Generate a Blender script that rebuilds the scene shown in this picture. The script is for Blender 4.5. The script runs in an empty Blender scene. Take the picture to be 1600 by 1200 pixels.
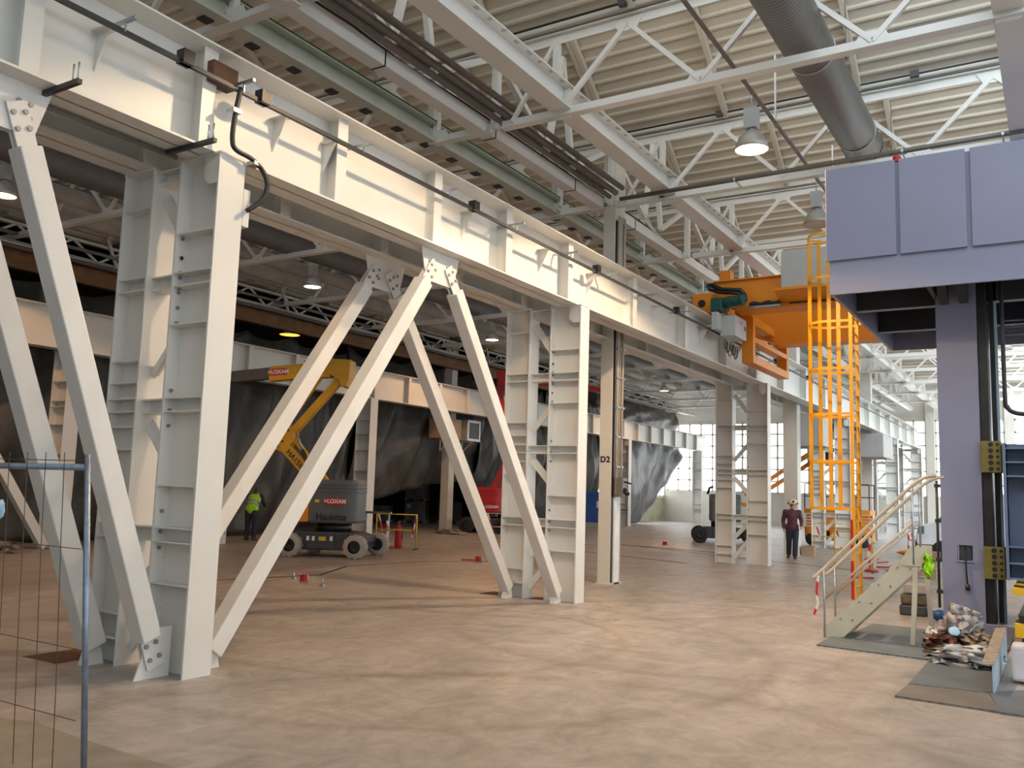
import bpy, bmesh, math, random
from mathutils import Vector, Matrix, noise

random.seed(7)
SC = bpy.context.scene
COL = SC.collection
R = math.radians

# ------------------------------------------------------------------ camera
FOCAL_PX = 1386.46
YAW, PITCH, ROLL = R(-31.819), R(6.934), R(1.753)
EYE = 1.75
def make_camera():
    f = Vector((math.sin(YAW)*math.cos(PITCH), math.cos(YAW)*math.cos(PITCH), math.sin(PITCH)))
    r = Vector((math.cos(YAW), -math.sin(YAW), 0)); u = r.cross(f)
    r2 = r*math.cos(ROLL)+u*math.sin(ROLL); u2 = -r*math.sin(ROLL)+u*math.cos(ROLL)
    cd = bpy.data.cameras.new('camera'); cam = bpy.data.objects.new('camera', cd); COL.objects.link(cam)
    cd.sensor_fit = 'HORIZONTAL'; cd.sensor_width = 36.0; cd.lens = 36.0*FOCAL_PX/1600
    cd.clip_start = .1; cd.clip_end = 300
    m = Matrix((r2, u2, -f)).transposed().to_4x4(); m.translation = Vector((0, 0, EYE))
    cam.matrix_world = m
    SC.camera = cam
make_camera()

# ------------------------------------------------------------------ world and exposure
W = bpy.data.worlds.new('world'); SC.world = W; W.use_nodes = True
W.node_tree.nodes['Background'].inputs[0].default_value = (.80, .90, 1, 1)
W.node_tree.nodes['Background'].inputs[1].default_value = 1.0
VS = SC.view_settings
VS.view_transform = 'Standard'; VS.look = 'None'; VS.gamma = 1; VS.use_curve_mapping = False
VS.exposure = 0.0
# strengths of the lights, the added right windows included (used by the builders below)
SKY_MAIN, SKY_DIM, SKY_SIDE = 5.4, 1.8, 0.50      # saw-tooth roof glazing: main bay / by the column line / side bay
WIN_FAR, WIN_BACK, ADDED_RIGHT = 4.5, .8, 3.2                     # end wall windows, windows behind the camera, added unseen windows at right
LAMP_WARM, LAMP_ORANGE = 22.0, 12.0                    # glow of the lit lamp mouths
P_MAIN, P_SIDE = 900.0, 600.0                         # power of the lamps of the two bays, W
DAY = (.80, .91, 1.0)

# ------------------------------------------------------------------ helpers
def V(*a): return Vector(a)
class MB:
    """collects shapes, given in world coordinates (or local to origin o), into one mesh"""
    def __init__(s, o=(0, 0, 0)):
        s.o = Vector(o); s.v = []; s.f = []; s.mi = []; s.sm = []
    def add(s, vs, fs, mi=0, sm=False):
        b = len(s.v)
        s.v += [Vector(v) for v in vs]
        for f in fs:
            s.f.append([b+i for i in f]); s.mi.append(mi); s.sm.append(sm)
        return s
    def box(s, x0, x1, y0, y1, z0, z1, mi=0):
        vs = [(x, y, z) for z in (z0, z1) for y in (y0, y1) for x in (x0, x1)]
        return s.add(vs, [(0, 2, 3, 1), (4, 5, 7, 6), (0, 1, 5, 4), (2, 6, 7, 3), (0, 4, 6, 2), (1, 3, 7, 5)], mi)
    def bar(s, p, q, w, h, up=(0, 0, 1), mi=0):
        p, q = Vector(p), Vector(q); d = (q-p).normalized(); up = Vector(up)
        if abs(d.dot(up)) > .995: up = Vector((1, 0, 0))
        a = d.cross(up).normalized()*w/2; b = a.cross(d).normalized()*h/2
        vs = [c+i*a+j*b for c in (p, q) for j in (-1, 1) for i in (-1, 1)]
        return s.add(vs, [(0, 2, 3, 1), (4, 5, 7, 6), (0, 1, 5, 4), (2, 6, 7, 3), (0, 4, 6, 2), (1, 3, 7, 5)], mi)
    def ring_pts(s, c, d, r, n, up=None):
        d = Vector(d).normalized(); up = Vector(up or (0, 0, 1))
        if abs(d.dot(up)) > .99: up = Vector((1, 0, 0))
        a = d.cross(up).normalized(); b = a.cross(d)
        return [Vector(c)+r*(a*math.cos(2*math.pi*i/n)+b*math.sin(2*math.pi*i/n)) for i in range(n)]
    def tube(s, pts, r, n=10, mi=0, cap=True, sm=True):
        pts = [Vector(p) for p in pts]; rs = r if isinstance(r, (list, tuple)) else [r]*len(pts)
        vs = []
        a = None
        for i, p in enumerate(pts):
            d = (pts[min(i+1, len(pts)-1)]-pts[max(i-1, 0)]).normalized()
            if a is None: a = d.cross(Vector((0, 0, 1) if abs(d.z) < .9 else (1, 0, 0)))
            a = (a-d*a.dot(d)).normalized(); b = a.cross(d)          # carry the frame along the path
            vs += [p+rs[i]*(a*math.cos(2*math.pi*k/n)+b*math.sin(2*math.pi*k/n)) for k in range(n)]
        fs = [(k*n+i, k*n+(i+1) % n, (k+1)*n+(i+1) % n, (k+1)*n+i) for k in range(len(pts)-1) for i in range(n)]
        s.add(vs, fs, mi, sm)
        if cap:
            m = len(pts)-1
            s.add(vs[:n][::-1], [tuple(range(n))], mi); s.add(vs[m*n:], [tuple(range(n))], mi)
        return s
    def lathe(s, prof, c, n=24, axis=(0, 0, 1), mi=0, sm=True, cap=False):
        ax = Vector(axis).normalized(); c = Vector(c); vs = []
        for r, z in prof: vs += s.ring_pts(c+ax*z, ax, max(r, 1e-4), n)
        fs = [(k*n+i, k*n+(i+1) % n, (k+1)*n+(i+1) % n, (k+1)*n+i) for k in range(len(prof)-1) for i in range(n)]
        s.add(vs, fs, mi, sm)
        if cap:
            s.add(vs[:n][::-1], [tuple(range(n))], mi); s.add(vs[-n:], [tuple(range(n))], mi)
        return s
    def prism(s, poly, vec, mi=0):
        a = [Vector(p) for p in poly]; b = [p+Vector(vec) for p in a]; n = len(a)
        return s.add(a+b, [tuple(range(n))[::-1], tuple(range(n, 2*n))]+[(i, (i+1) % n, n+(i+1) % n, n+i) for i in range(n)], mi)
    def ball(s, c, r, mi=0, n=12, sc=(1, 1, 1)):
        c = Vector(c); m = n//2; vs = []; fs = []
        for j in range(m+1):
            t = math.pi*j/m
            for i in range(n):
                p = 2*math.pi*i/n
                vs.append(c+Vector((r*sc[0]*math.sin(t)*math.cos(p), r*sc[1]*math.sin(t)*math.sin(p), r*sc[2]*math.cos(t))))
        for j in range(m):
            for i in range(n): fs.append((j*n+i, (j+1)*n+i, (j+1)*n+(i+1) % n, j*n+(i+1) % n))
        return s.add(vs, fs, mi, True)
    def bolts(s, pts, d, r=.018, h=.014, mi=0):
        d = Vector(d)
        for p in pts: s.tube([Vector(p), Vector(p)+d*h], r, 6, mi, sm=False)
        return s
    def build(s, name, mats, parent=None, bevel=0, solid=0):
        me = bpy.data.meshes.new(name)
        me.from_pydata([v-s.o for v in s.v], [], s.f)
        mats = mats if isinstance(mats, (list, tuple)) else [mats]
        for m in mats: me.materials.append(m)
        me.polygons.foreach_set('material_index', s.mi)
        me.polygons.foreach_set('use_smooth', s.sm)
        bm = bmesh.new(); bm.from_mesh(me)
        bmesh.ops.remove_doubles(bm, verts=bm.verts, dist=1e-6) if any(s.sm) else None
        bmesh.ops.recalc_face_normals(bm, faces=bm.faces); bm.to_mesh(me); bm.free()
        o = bpy.data.objects.new(name, me); COL.objects.link(o)
        if parent is not None: o.parent = parent
        else: o.location = s.o
        if bevel:
            b = o.modifiers.new('bevel', 'BEVEL'); b.width = bevel; b.segments = 2; b.limit_method = 'ANGLE'
        if solid:
            b = o.modifiers.new('solid', 'SOLIDIFY'); b.thickness = solid
        return o
def smooth(pts, k=6):
    p = [Vector(q) for q in pts]; p = [p[0]*2-p[1]]+p+[p[-1]*2-p[-2]]; out = []
    for i in range(1, len(p)-2):
        for j in range(k):
            t = j/k; a, b, c, d = p[i-1:i+3]
            out.append(.5*((2*b)+(c-a)*t+(2*a-5*b+4*c-d)*t*t+(3*b-a-3*c+d)*t**3))
    return out+[p[-2]]
def tag(o, label=None, cat=None, group=None, kind='thing'):
    if label: o['label'] = label
    if cat: o['category'] = cat
    if group: o['group'] = group
    if kind: o['kind'] = kind
    return o
def thing(name, label, cat, loc=(0, 0, 0), rz=0, group=None):
    o = bpy.data.objects.new(name, None); COL.objects.link(o)
    o.empty_display_size = .2; o.location = loc; o.rotation_euler = (0, 0, rz)
    return tag(o, label, cat, group)
def struct(o): o['kind'] = 'structure'; return o
def dup(root, loc, rz=None, label=None, group=None, cat=None, sc=None):
    r = root.copy(); COL.objects.link(r); r.location = loc
    if rz is not None: r.rotation_euler = (0, 0, rz)
    if sc: r.scale = sc
    if label: r['label'] = label
    if group: r['group'] = group
    if cat: r['category'] = cat
    for ch in list(root.children):
        c = ch.copy(); COL.objects.link(c); c.parent = r
        for g in list(ch.children):
            d = g.copy(); COL.objects.link(d); d.parent = c
    return r
def text_obj(name, body, size, mat, parent, loc, rot, extrude=.002, sx=1.0, bold=0.0, sp=1.0):
    cu = bpy.data.curves.new(name, 'FONT'); cu.body = body; cu.size = size; cu.extrude = extrude
    cu.align_x = 'CENTER'; cu.align_y = 'CENTER'; cu.offset = bold; cu.space_character = sp
    tmp = bpy.data.objects.new(name+'_tmp', cu); COL.objects.link(tmp)
    dg = bpy.context.evaluated_depsgraph_get(); dg.update()
    me = bpy.data.meshes.new_from_object(tmp.evaluated_get(dg)); me.name = name
    bpy.data.objects.remove(tmp); me.materials.clear(); me.materials.append(mat)
    o = bpy.data.objects.new(name, me); COL.objects.link(o); o.parent = parent
    o.location = loc; o.rotation_euler = rot; o.scale = (sx, 1, 1)
    return o
def shrink(o, *mods):
    """bake modifiers into the mesh"""
    dg = bpy.context.evaluated_depsgraph_get(); dg.update()
    me = bpy.data.meshes.new_from_object(o.evaluated_get(dg)); o.modifiers.clear(); o.data = me
    return o

# ------------------------------------------------------------------ materials (all node based)
def nodes(name):
    m = bpy.data.materials.new(name); m.use_nodes = True
    nt = m.node_tree; return m, nt, nt.nodes['Principled BSDF']
def mat(name, col, rough=.5, metal=0, var=.08, scale=3.0, bump=0, dirt=None, dirt_amt=.35, spec=.5):
    m, nt, b = nodes(name)
    b.inputs['Roughness'].default_value = rough; b.inputs['Metallic'].default_value = metal
    b.inputs['Specular IOR Level'].default_value = spec
    tc = nt.nodes.new('ShaderNodeTexCoord')
    n = nt.nodes.new('ShaderNodeTexNoise'); n.inputs['Scale'].default_value = scale; n.inputs['Detail'].default_value = 5
    nt.links.new(tc.outputs['Object'], n.inputs['Vector'])
    rp = nt.nodes.new('ShaderNodeValToRGB')
    rp.color_ramp.elements[0].position = .3; rp.color_ramp.elements[1].position = .7
    d = dirt or [c*(1-var*2) for c in col]
    k = dirt_amt if dirt else 1
    rp.color_ramp.elements[0].color = [*(col[i]*(1-k)+d[i]*k for i in range(3)), 1]
    rp.color_ramp.elements[1].color = [*(min(1, c*(1+var*.5)) for c in col), 1]
    nt.links.new(n.outputs['Fac'], rp.inputs['Fac']); nt.links.new(rp.outputs['Color'], b.inputs['Base Color'])
    if bump:
        bp = nt.nodes.new('ShaderNodeBump'); bp.inputs['Strength'].default_value = bump; bp.inputs['Distance'].default_value = .02
        n2 = nt.nodes.new('ShaderNodeTexNoise'); n2.inputs['Scale'].default_value = scale*8
        nt.links.new(tc.outputs['Object'], n2.inputs['Vector'])
        nt.links.new(n2.outputs['Fac'], bp.inputs['Height']); nt.links.new(bp.outputs['Normal'], b.inputs['Normal'])
    return m
def glow(name, col, strength, front=True):
    m = bpy.data.materials.new(name); m.use_nodes = True; nt = m.node_tree; nt.nodes.clear()
    e = nt.nodes.new('ShaderNodeEmission'); e.inputs[0].default_value = (*col, 1); e.inputs[1].default_value = strength
    o = nt.nodes.new('ShaderNodeOutputMaterial'); nt.links.new(e.outputs[0], o.inputs[0])
    return m
M = {}
M['white'] = mat('white_paint', (.74, .735, .70), .38, var=.04, scale=1.2, dirt=(.62, .58, .50), dirt_amt=.22)
M['brace_white'] = mat('white_brace_paint', (.76, .75, .72), .36, var=.05, scale=2.5, dirt=(.52, .47, .38), dirt_amt=.22)
M['cream'] = mat('cream_paint', (.66, .63, .56), .5, var=.05, scale=1.0)
M['deck'] = mat('roof_sheet_paint', (.55, .495, .40), .5, var=.05, scale=.8)
M['greensteel'] = mat('pale_green_paint', (.52, .55, .48), .5, var=.06)
M['pipe_brown'] = mat('brown_pipe', (.16, .13, .11), .5, var=.1)
M['pipe_grey'] = mat('grey_pipe', (.20, .19, .17), .45, metal=.3)
M['duct_white'] = mat('dusty_duct', (.42, .40, .36), .6, var=.1)
M['duct_dark'] = mat('dark_duct', (.12, .105, .095), .6, var=.1)
M['black'] = mat('black_plastic', (.012, .012, .014), .4)
M['rubber'] = mat('black_rubber', (.025, .023, .022), .8, bump=.2)
M['tyre_grey'] = mat('dusty_tyre', (.42, .38, .33), .85, bump=.3, scale=6)
M['dark'] = mat('dark_steel', (.05, .05, .055), .45, metal=.4)
M['rust'] = mat('rusty_steel', (.12, .055, .03), .8, var=.2, scale=8)
M['galv'] = mat('galvanised_steel', (.48, .52, .57), .35, metal=.85, var=.1, scale=12)
M['fence'] = mat('galvanised_tube', (.30, .37, .47), .38, metal=.6, var=.12, scale=14)
M['wire'] = mat('rusty_wire', (.10, .085, .075), .6, metal=.3)
M['bolt'] = mat('zinc_bolt', (.33, .33, .32), .4, metal=.6)
M['press'] = mat('press_lavender_grey', (.24, .245, .345), .42, var=.03, scale=.9)
M['press_shade'] = mat('press_underside_shade', (.035, .038, .045), .6, var=.06)  # press colour darkened: the shade under the head is put into it
M['slide'] = mat('press_slide_blue', (.14, .19, .30), .45, var=.06)
M['rail_dark'] = mat('oily_slideway', (.035, .03, .028), .4, metal=.3, var=.2, scale=5)
M['gib'] = mat('olive_gib_paint', (.21, .165, .03), .5, var=.15, scale=6)
M['orange'] = mat('crane_orange', (.80, .27, .012), .45, var=.05, scale=1.0)
M['yellow'] = mat('ladder_yellow', (.83, .39, .01), .42, var=.05)
M['lift_yellow'] = mat('lift_yellow', (.62, .33, .012), .45, var=.08)
M['lift_orange'] = mat('lift_orange', (.72, .25, .012), .45, var=.06)
M['lift_grey'] = mat('lift_grey', (.105, .115, .12), .5, var=.1, bump=.1)
M['chassis'] = mat('chassis_dark', (.055, .06, .072), .55, var=.1)
M['red'] = mat('red_paint', (.45, .015, .02), .42, var=.08)
M['teal'] = mat('teal_motor', (.008, .085, .075), .45, var=.1)
M['ebox'] = mat('grey_cabinet', (.46, .49, .50), .45, var=.04)
M['ebox_dark'] = mat('dark_grey_box', (.38, .37, .36), .5, var=.05)  # plain darker grey for boxes and crates
M['stair'] = mat('cream_stair_paint', (.58, .56, .44), .5, var=.05, dirt=(.42, .38, .28), dirt_amt=.4)
M['rail'] = mat('handrail_beige', (.56, .47, .37), .45, var=.05)
M['sign_red'] = mat('sign_red', (.50, .012, .02), .4)
M['sign_white'] = mat('sign_white', (.85, .85, .85), .4)
M['sticker'] = mat('yellow_sticker', (.72, .50, .02), .4)
M['lime'] = mat('lime_fabric', (.42, .85, .02), .7)
M['hivis'] = mat('hivis_fabric', (.40, .78, .03), .7)
M['skin'] = mat('skin', (.52, .31, .22), .55)
M['maroon'] = mat('maroon_jacket', (.10, .035, .045), .8, bump=.3, scale=8)
M['navy'] = mat('navy_trousers', (.025, .03, .06), .85, bump=.3, scale=8)
M['boots'] = mat('brown_boots', (.06, .045, .035), .7)
M['helmet'] = mat('cream_helmet', (.80, .66, .48), .35)
M['lens_grey'] = mat('lamp_reflector', (.50, .48, .44), .4, metal=.4)
M['paper'] = mat('white_paper', (.75, .72, .72), .7)
M['card'] = mat('cardboard', (.42, .30, .19), .8, var=.1)
M['cloth_brown'] = mat('brown_rag', (.18, .07, .035), .85, var=.2, scale=12)
M['cloth_tan'] = mat('tan_rag', (.34, .28, .22), .85, var=.2, scale=12)
M['cloth_olive'] = mat('olive_rag', (.14, .12, .08), .85, var=.2, scale=12)
M['blue_plate'] = mat('pale_blue_paper', (.38, .60, .80), .5)
M['blue'] = mat('blue_plastic', (.02, .10, .32), .5)
M['van'] = mat('van_white', (.72, .75, .78), .25)
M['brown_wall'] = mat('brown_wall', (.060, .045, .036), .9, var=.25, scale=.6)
M['dado'] = mat('stained_cream_wall', (.46, .44, .30), .8, var=.15, scale=1.2)
M['brown_steel'] = mat('brown_steel', (.20, .095, .035), .7, var=.15)
M['blueduct'] = mat('blue_tray', (.05, .12, .22), .6)
M['lightblue'] = mat('pale_blue_steel', (.42, .55, .62), .5, var=.06)
M['tank'] = mat('white_canister', (.72, .68, .70), .5)

def floor_material():
    m, nt, b = nodes('concrete_floor'); L = nt.links
    N = lambda t, **k: nt.nodes.new(t)
    tc = N('ShaderNodeTexCoord')
    def noi(scale, detail=6, dist=0, vec=None, rough=.55):
        n = N('ShaderNodeTexNoise'); n.inputs['Scale'].default_value = scale; n.inputs['Detail'].default_value = detail
        n.inputs['Distortion'].default_value = dist; n.inputs['Roughness'].default_value = rough
        L.new(vec or tc.outputs['Object'], n.inputs['Vector']); return n
    def ramp(src, p0, c0, p1, c1):
        r = N('ShaderNodeValToRGB'); r.color_ramp.elements[0].position = p0; r.color_ramp.elements[1].position = p1
        r.color_ramp.elements[0].color = (*c0, 1); r.color_ramp.elements[1].color = (*c1, 1)
        L.new(src, r.inputs['Fac']); return r.outputs['Color']
    def mix(a, c, f, mode='MIX'):
        x = N('ShaderNodeMix'); x.data_type = 'RGBA'; x.blend_type = mode
        if isinstance(f, float): x.inputs[0].default_value = f
        else: L.new(f, x.inputs[0])
        L.new(a, x.inputs[6]); L.new(c, x.inputs[7]); return x.outputs[2]
    base = ramp(noi(.35, 8, .6).outputs['Fac'], .3, (.35, .328, .318), .7, (.455, .426, .412))
    patch = ramp(noi(1.6, 8, 1.5, rough=.7).outputs['Fac'], .35, (.74, .72, .70), .62, (1.08, 1.05, 1.03))
    c = mix(base, patch, 1.0, 'MULTIPLY')
    # polished, scuffed streaks running along the traffic direction
    mp = N('ShaderNodeMapping'); mp.inputs['Scale'].default_value = (2.4, .45, 1); mp.inputs['Rotation'].default_value = (0, 0, R(82))
    L.new(tc.outputs['Object'], mp.inputs['Vector'])
    st = ramp(noi(1.3, 9, .8, mp.outputs['Vector'], .7).outputs['Fac'], .38, (.80, .78, .76), .6, (1.06, 1.05, 1.04))
    c = mix(c, st, .55, 'MULTIPLY')
    fine = ramp(noi(9, 8, .6, rough=.75).outputs['Fac'], .34, (.86, .85, .84), .66, (1.08, 1.07, 1.06))
    c = mix(c, fine, .8, 'MULTIPLY')
    # dark oil spots
    sp = ramp(noi(.9, 4, .2).outputs['Fac'], .66, (1, 1, 1), .74, (.66, .60, .56))
    c = mix(c, sp, .7, 'MULTIPLY')
    # curved tyre tracks: arcs about two turning points
    def arcs(cx, cy, r0, w):
        mp = N('ShaderNodeVectorMath'); mp.operation = 'DISTANCE'; mp.inputs[1].default_value = (cx, cy, 0)
        L.new(tc.outputs['Object'], mp.inputs[0])
        a = N('ShaderNodeMath'); a.operation = 'SUBTRACT'; a.inputs[1].default_value = r0; L.new(mp.outputs['Value'], a.inputs[0])
        a2 = N('ShaderNodeMath'); a2.operation = 'ABSOLUTE'; L.new(a.outputs[0], a2.inputs[0])
        wob = N('ShaderNodeMath'); wob.operation = 'MULTIPLY_ADD'; L.new(noi(2.2, 4).outputs['Fac'], wob.inputs[0]); wob.inputs[1].default_value = w*1.6; L.new(a2.outputs[0], wob.inputs[2])
        return ramp(wob.outputs[0], w*.8, (.72, .66, .60), w*2.1, (1, 1, 1))
    for args in ((-6.9, 8.9, 2.6, .10), (-6.4, 8.6, 3.9, .12), (-4.2, 11.5, 3.1, .12), (-3.0, 4.5, 3.4, .14), (-9, 16, 5.5, .12)):
        c = mix(c, arcs(*args), .55, 'MULTIPLY')
    L.new(c, b.inputs['Base Color'])
    rr = N('ShaderNodeMapRange'); rr.inputs[3].default_value = .30; rr.inputs[4].default_value = .55
    L.new(noi(1.1, 6).outputs['Fac'], rr.inputs[0]); L.new(rr.outputs[0], b.inputs['Roughness'])
    bp = N('ShaderNodeBump'); bp.inputs['Strength'].default_value = .10; bp.inputs['Distance'].default_value = .02
    L.new(noi(7, 8).outputs['Fac'], bp.inputs['Height']); L.new(bp.outputs['Normal'], b.inputs['Normal'])
    b.inputs['Specular IOR Level'].default_value = .35
    return m
M['floor'] = floor_material()
def tarp_material(name, c0, c1, rough):
    m, nt, b = nodes(name); L = nt.links
    tc = nt.nodes.new('ShaderNodeTexCoord'); n = nt.nodes.new('ShaderNodeTexNoise')
    n.inputs['Scale'].default_value = .8; n.inputs['Detail'].default_value = 9; n.inputs['Distortion'].default_value = 1.2
    L.new(tc.outputs['Object'], n.inputs['Vector'])
    r = nt.nodes.new('ShaderNodeValToRGB'); r.color_ramp.elements[0].position = .35; r.color_ramp.elements[1].position = .7
    r.color_ramp.elements[0].color = (*c0, 1); r.color_ramp.elements[1].color = (*c1, 1)
    L.new(n.outputs['Fac'], r.inputs['Fac']); L.new(r.outputs['Color'], b.inputs['Base Color'])
    b.inputs['Roughness'].default_value = rough
    n2 = nt.nodes.new('ShaderNodeTexNoise'); n2.inputs['Scale'].default_value = 3.5; n2.inputs['Detail'].default_value = 8; n2.inputs['Distortion'].default_value = 2
    L.new(tc.outputs['Object'], n2.inputs['Vector'])
    bp = nt.nodes.new('ShaderNodeBump'); bp.inputs['Strength'].default_value = .45; bp.inputs['Distance'].default_value = .05
    L.new(n2.outputs['Fac'], bp.inputs['Height']); L.new(bp.outputs['Normal'], b.inputs['Normal'])
    return m
M['tarp'] = tarp_material('dark_plastic_sheet', (.045, .040, .034), (.085, .078, .068), .42)
M['tarp_silver'] = tarp_material('silvery_plastic_sheet', (.09, .095, .10), (.20, .205, .21), .35)
def duct_material():
    m, nt, b = nodes('spiral_duct_steel'); L = nt.links
    tc = nt.nodes.new('ShaderNodeTexCoord'); w = nt.nodes.new('ShaderNodeTexWave'); w.bands_direction = 'Y'
    w.inputs['Scale'].default_value = 4.2; w.inputs['Distortion'].default_value = 0
    L.new(tc.outputs['Object'], w.inputs['Vector'])
    bp = nt.nodes.new('ShaderNodeBump'); bp.inputs['Strength'].default_value = .28; bp.inputs['Distance'].default_value = .01
    L.new(w.outputs['Fac'], bp.inputs['Height']); L.new(bp.outputs['Normal'], b.inputs['Normal'])
    r = nt.nodes.new('ShaderNodeValToRGB'); r.color_ramp.elements[0].color = (.13, .13, .13, 1); r.color_ramp.elements[1].color = (.21, .21, .205, 1)
    L.new(w.outputs['Fac'], r.inputs['Fac']); L.new(r.outputs['Color'], b.inputs['Base Color'])
    b.inputs['Metallic'].default_value = .6; b.inputs['Roughness'].default_value = .42
    return m
M['duct'] = duct_material()
def tread_material(name, c0, c1):
    m, nt, b = nodes(name); L = nt.links
    tc = nt.nodes.new('ShaderNodeTexCoord')
    k = nt.nodes.new('ShaderNodeTexChecker'); k.inputs['Scale'].default_value = 22
    k.inputs['Color1'].default_value = (*c0, 1); k.inputs['Color2'].default_value = (*c1, 1)
    L.new(tc.outputs['Object'], k.inputs['Vector'])
    n = nt.nodes.new('ShaderNodeTexNoise'); n.inputs['Scale'].default_value = 3; L.new(tc.outputs['Object'], n.inputs['Vector'])
    x = nt.nodes.new('ShaderNodeMix'); x.data_type = 'RGBA'; x.blend_type = 'MULTIPLY'; x.inputs[0].default_value = .6
    L.new(k.outputs['Color'], x.inputs[6]); L.new(n.outputs['Fac'], x.inputs[7]); L.new(x.outputs[2], b.inputs['Base Color'])
    bp = nt.nodes.new('ShaderNodeBump'); bp.inputs['Strength'].default_value = .3; bp.inputs['Distance'].default_value = .01
    L.new(k.outputs['Fac'], bp.inputs['Height']); L.new(bp.outputs['Normal'], b.inputs['Normal'])
    b.inputs['Roughness'].default_value = .5; b.inputs['Metallic'].default_value = .2
    return m
M['tread'] = tread_material('tread_plate', (.17, .20, .23), (.25, .285, .32))
M['tread_dark'] = tread_material('dusty_tread_plate', (.24, .21, .19), (.31, .275, .25))
def tape_material():
    m, nt, b = nodes('red_white_stripes'); L = nt.links
    tc = nt.nodes.new('ShaderNodeTexCoord'); w = nt.nodes.new('ShaderNodeTexWave'); w.bands_direction = 'DIAGONAL'
    w.inputs['Scale'].default_value = 1.6; L.new(tc.outputs['Object'], w.inputs['Vector'])
    r = nt.nodes.new('ShaderNodeValToRGB'); r.color_ramp.interpolation = 'CONSTANT'
    r.color_ramp.elements[0].color = (.78, .74, .72, 1); r.color_ramp.elements[1].position = .5; r.color_ramp.elements[1].color = (.62, .02, .03, 1)
    L.new(w.outputs['Fac'], r.inputs['Fac']); L.new(r.outputs['Color'], b.inputs['Base Color']); b.inputs['Roughness'].default_value = .45
    return m
M['tape'] = tape_material()
def hazard_material():
    m, nt, b = nodes('hazard_stripes'); L = nt.links
    tc = nt.nodes.new('ShaderNodeTexCoord'); w = nt.nodes.new('ShaderNodeTexWave'); w.bands_direction = 'DIAGONAL'
    w.inputs['Scale'].default_value = .9; L.new(tc.outputs['Object'], w.inputs['Vector'])
    r = nt.nodes.new('ShaderNodeValToRGB'); r.color_ramp.interpolation = 'CONSTANT'
    r.color_ramp.elements[0].color = (.02, .02, .02, 1); r.color_ramp.elements[1].position = .5; r.color_ramp.elements[1].color = (.80, .46, .01, 1)
    L.new(w.outputs['Fac'], r.inputs['Fac']); L.new(r.outputs['Color'], b.inputs['Base Color'])
    return m
M['hazard'] = hazard_material()
def glass_material():
    m, nt, b = nodes('cab_glass')
    b.inputs['Base Color'].default_value = (.10, .16, .17, 1); b.inputs['Roughness'].default_value = .08
    return m
M['glass'] = glass_material()
def film_material():
    m, nt, b = nodes('clear_plastic_film')
    b.inputs['Base Color'].default_value = (.80, .74, .72, 1); b.inputs['Roughness'].default_value = .25
    b.inputs['Transmission Weight'].default_value = .45; b.inputs['IOR'].default_value = 1.1
    return m
M['film'] = film_material()
M['sky_main'] = glow('roof_daylight', DAY, SKY_MAIN); M['sky_dim'] = glow('dirty_roof_daylight', (.95, .95, .9), SKY_DIM)
M['added_right'] = glow('added_right_daylight', DAY, ADDED_RIGHT); M['sky_near'] = glow('near_roof_daylight', DAY, SKY_MAIN*.33); M['sky_far'] = glow('far_roof_daylight', DAY, SKY_MAIN*2.3)
M['sky_side'] = glow('side_roof_daylight', (.95, .93, .88), SKY_SIDE)
M['win_far'] = glow('window_daylight', (.95, .98, 1), WIN_FAR); M['win_back'] = glow('back_window_daylight', (.80, .87, 1), WIN_BACK)
M['lamp_warm'] = glow('lamp_warm', (1, .62, .30), LAMP_WARM); M['lamp_orange'] = glow('lamp_orange', (1, .52, .20), LAMP_ORANGE)
M['lamp_amber'] = glow('lamp_amber', (1, .36, .05), 3.0); M['lamp_green'] = glow('lamp_pale_green', (.70, 1, .72), 9); M['lamp_off'] = mat('lamp_lens', (.62, .60, .56), .2)
for k in ('sky_main', 'sky_dim', 'sky_side', 'win_far', 'win_back'): M[k].cycles.emission_sampling = 'AUTO'
# ================================================================== SETTING
XL, XR, YB, YF = -25.0, 15.5, -14.0, 62.0
struct(MB().box(XL-16, XR+1, YB-1, YF+1, -.3, 0).build('floor', M['floor']))
TY = [11.75+4.45*i for i in range(-4, 12)]          # truss lines
ZB, ZT = 7.6, 9.05                                   # chords of the roof trusses
RIDGE = 12.2
VAL = -7.72                                          # valley / column line between the two bays

def wall(name, m, *boxes):
    b = MB()
    for q in boxes: b.box(*q)
    return struct(b.build(name, m))
wall('wall_right', M['cream'], (XR, XR+.3, YB, YF, 0, 1.6), (XR, XR+.3, YB, YF, 7.0, 12.6))
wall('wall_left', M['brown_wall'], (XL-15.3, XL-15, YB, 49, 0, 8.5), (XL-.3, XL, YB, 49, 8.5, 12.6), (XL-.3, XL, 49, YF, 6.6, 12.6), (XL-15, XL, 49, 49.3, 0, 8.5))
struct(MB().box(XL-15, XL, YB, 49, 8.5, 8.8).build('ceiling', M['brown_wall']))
wall('wall_left_low', M['dado'], (XL-.3, XL, 49, YF, 0, 1.75))
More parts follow.
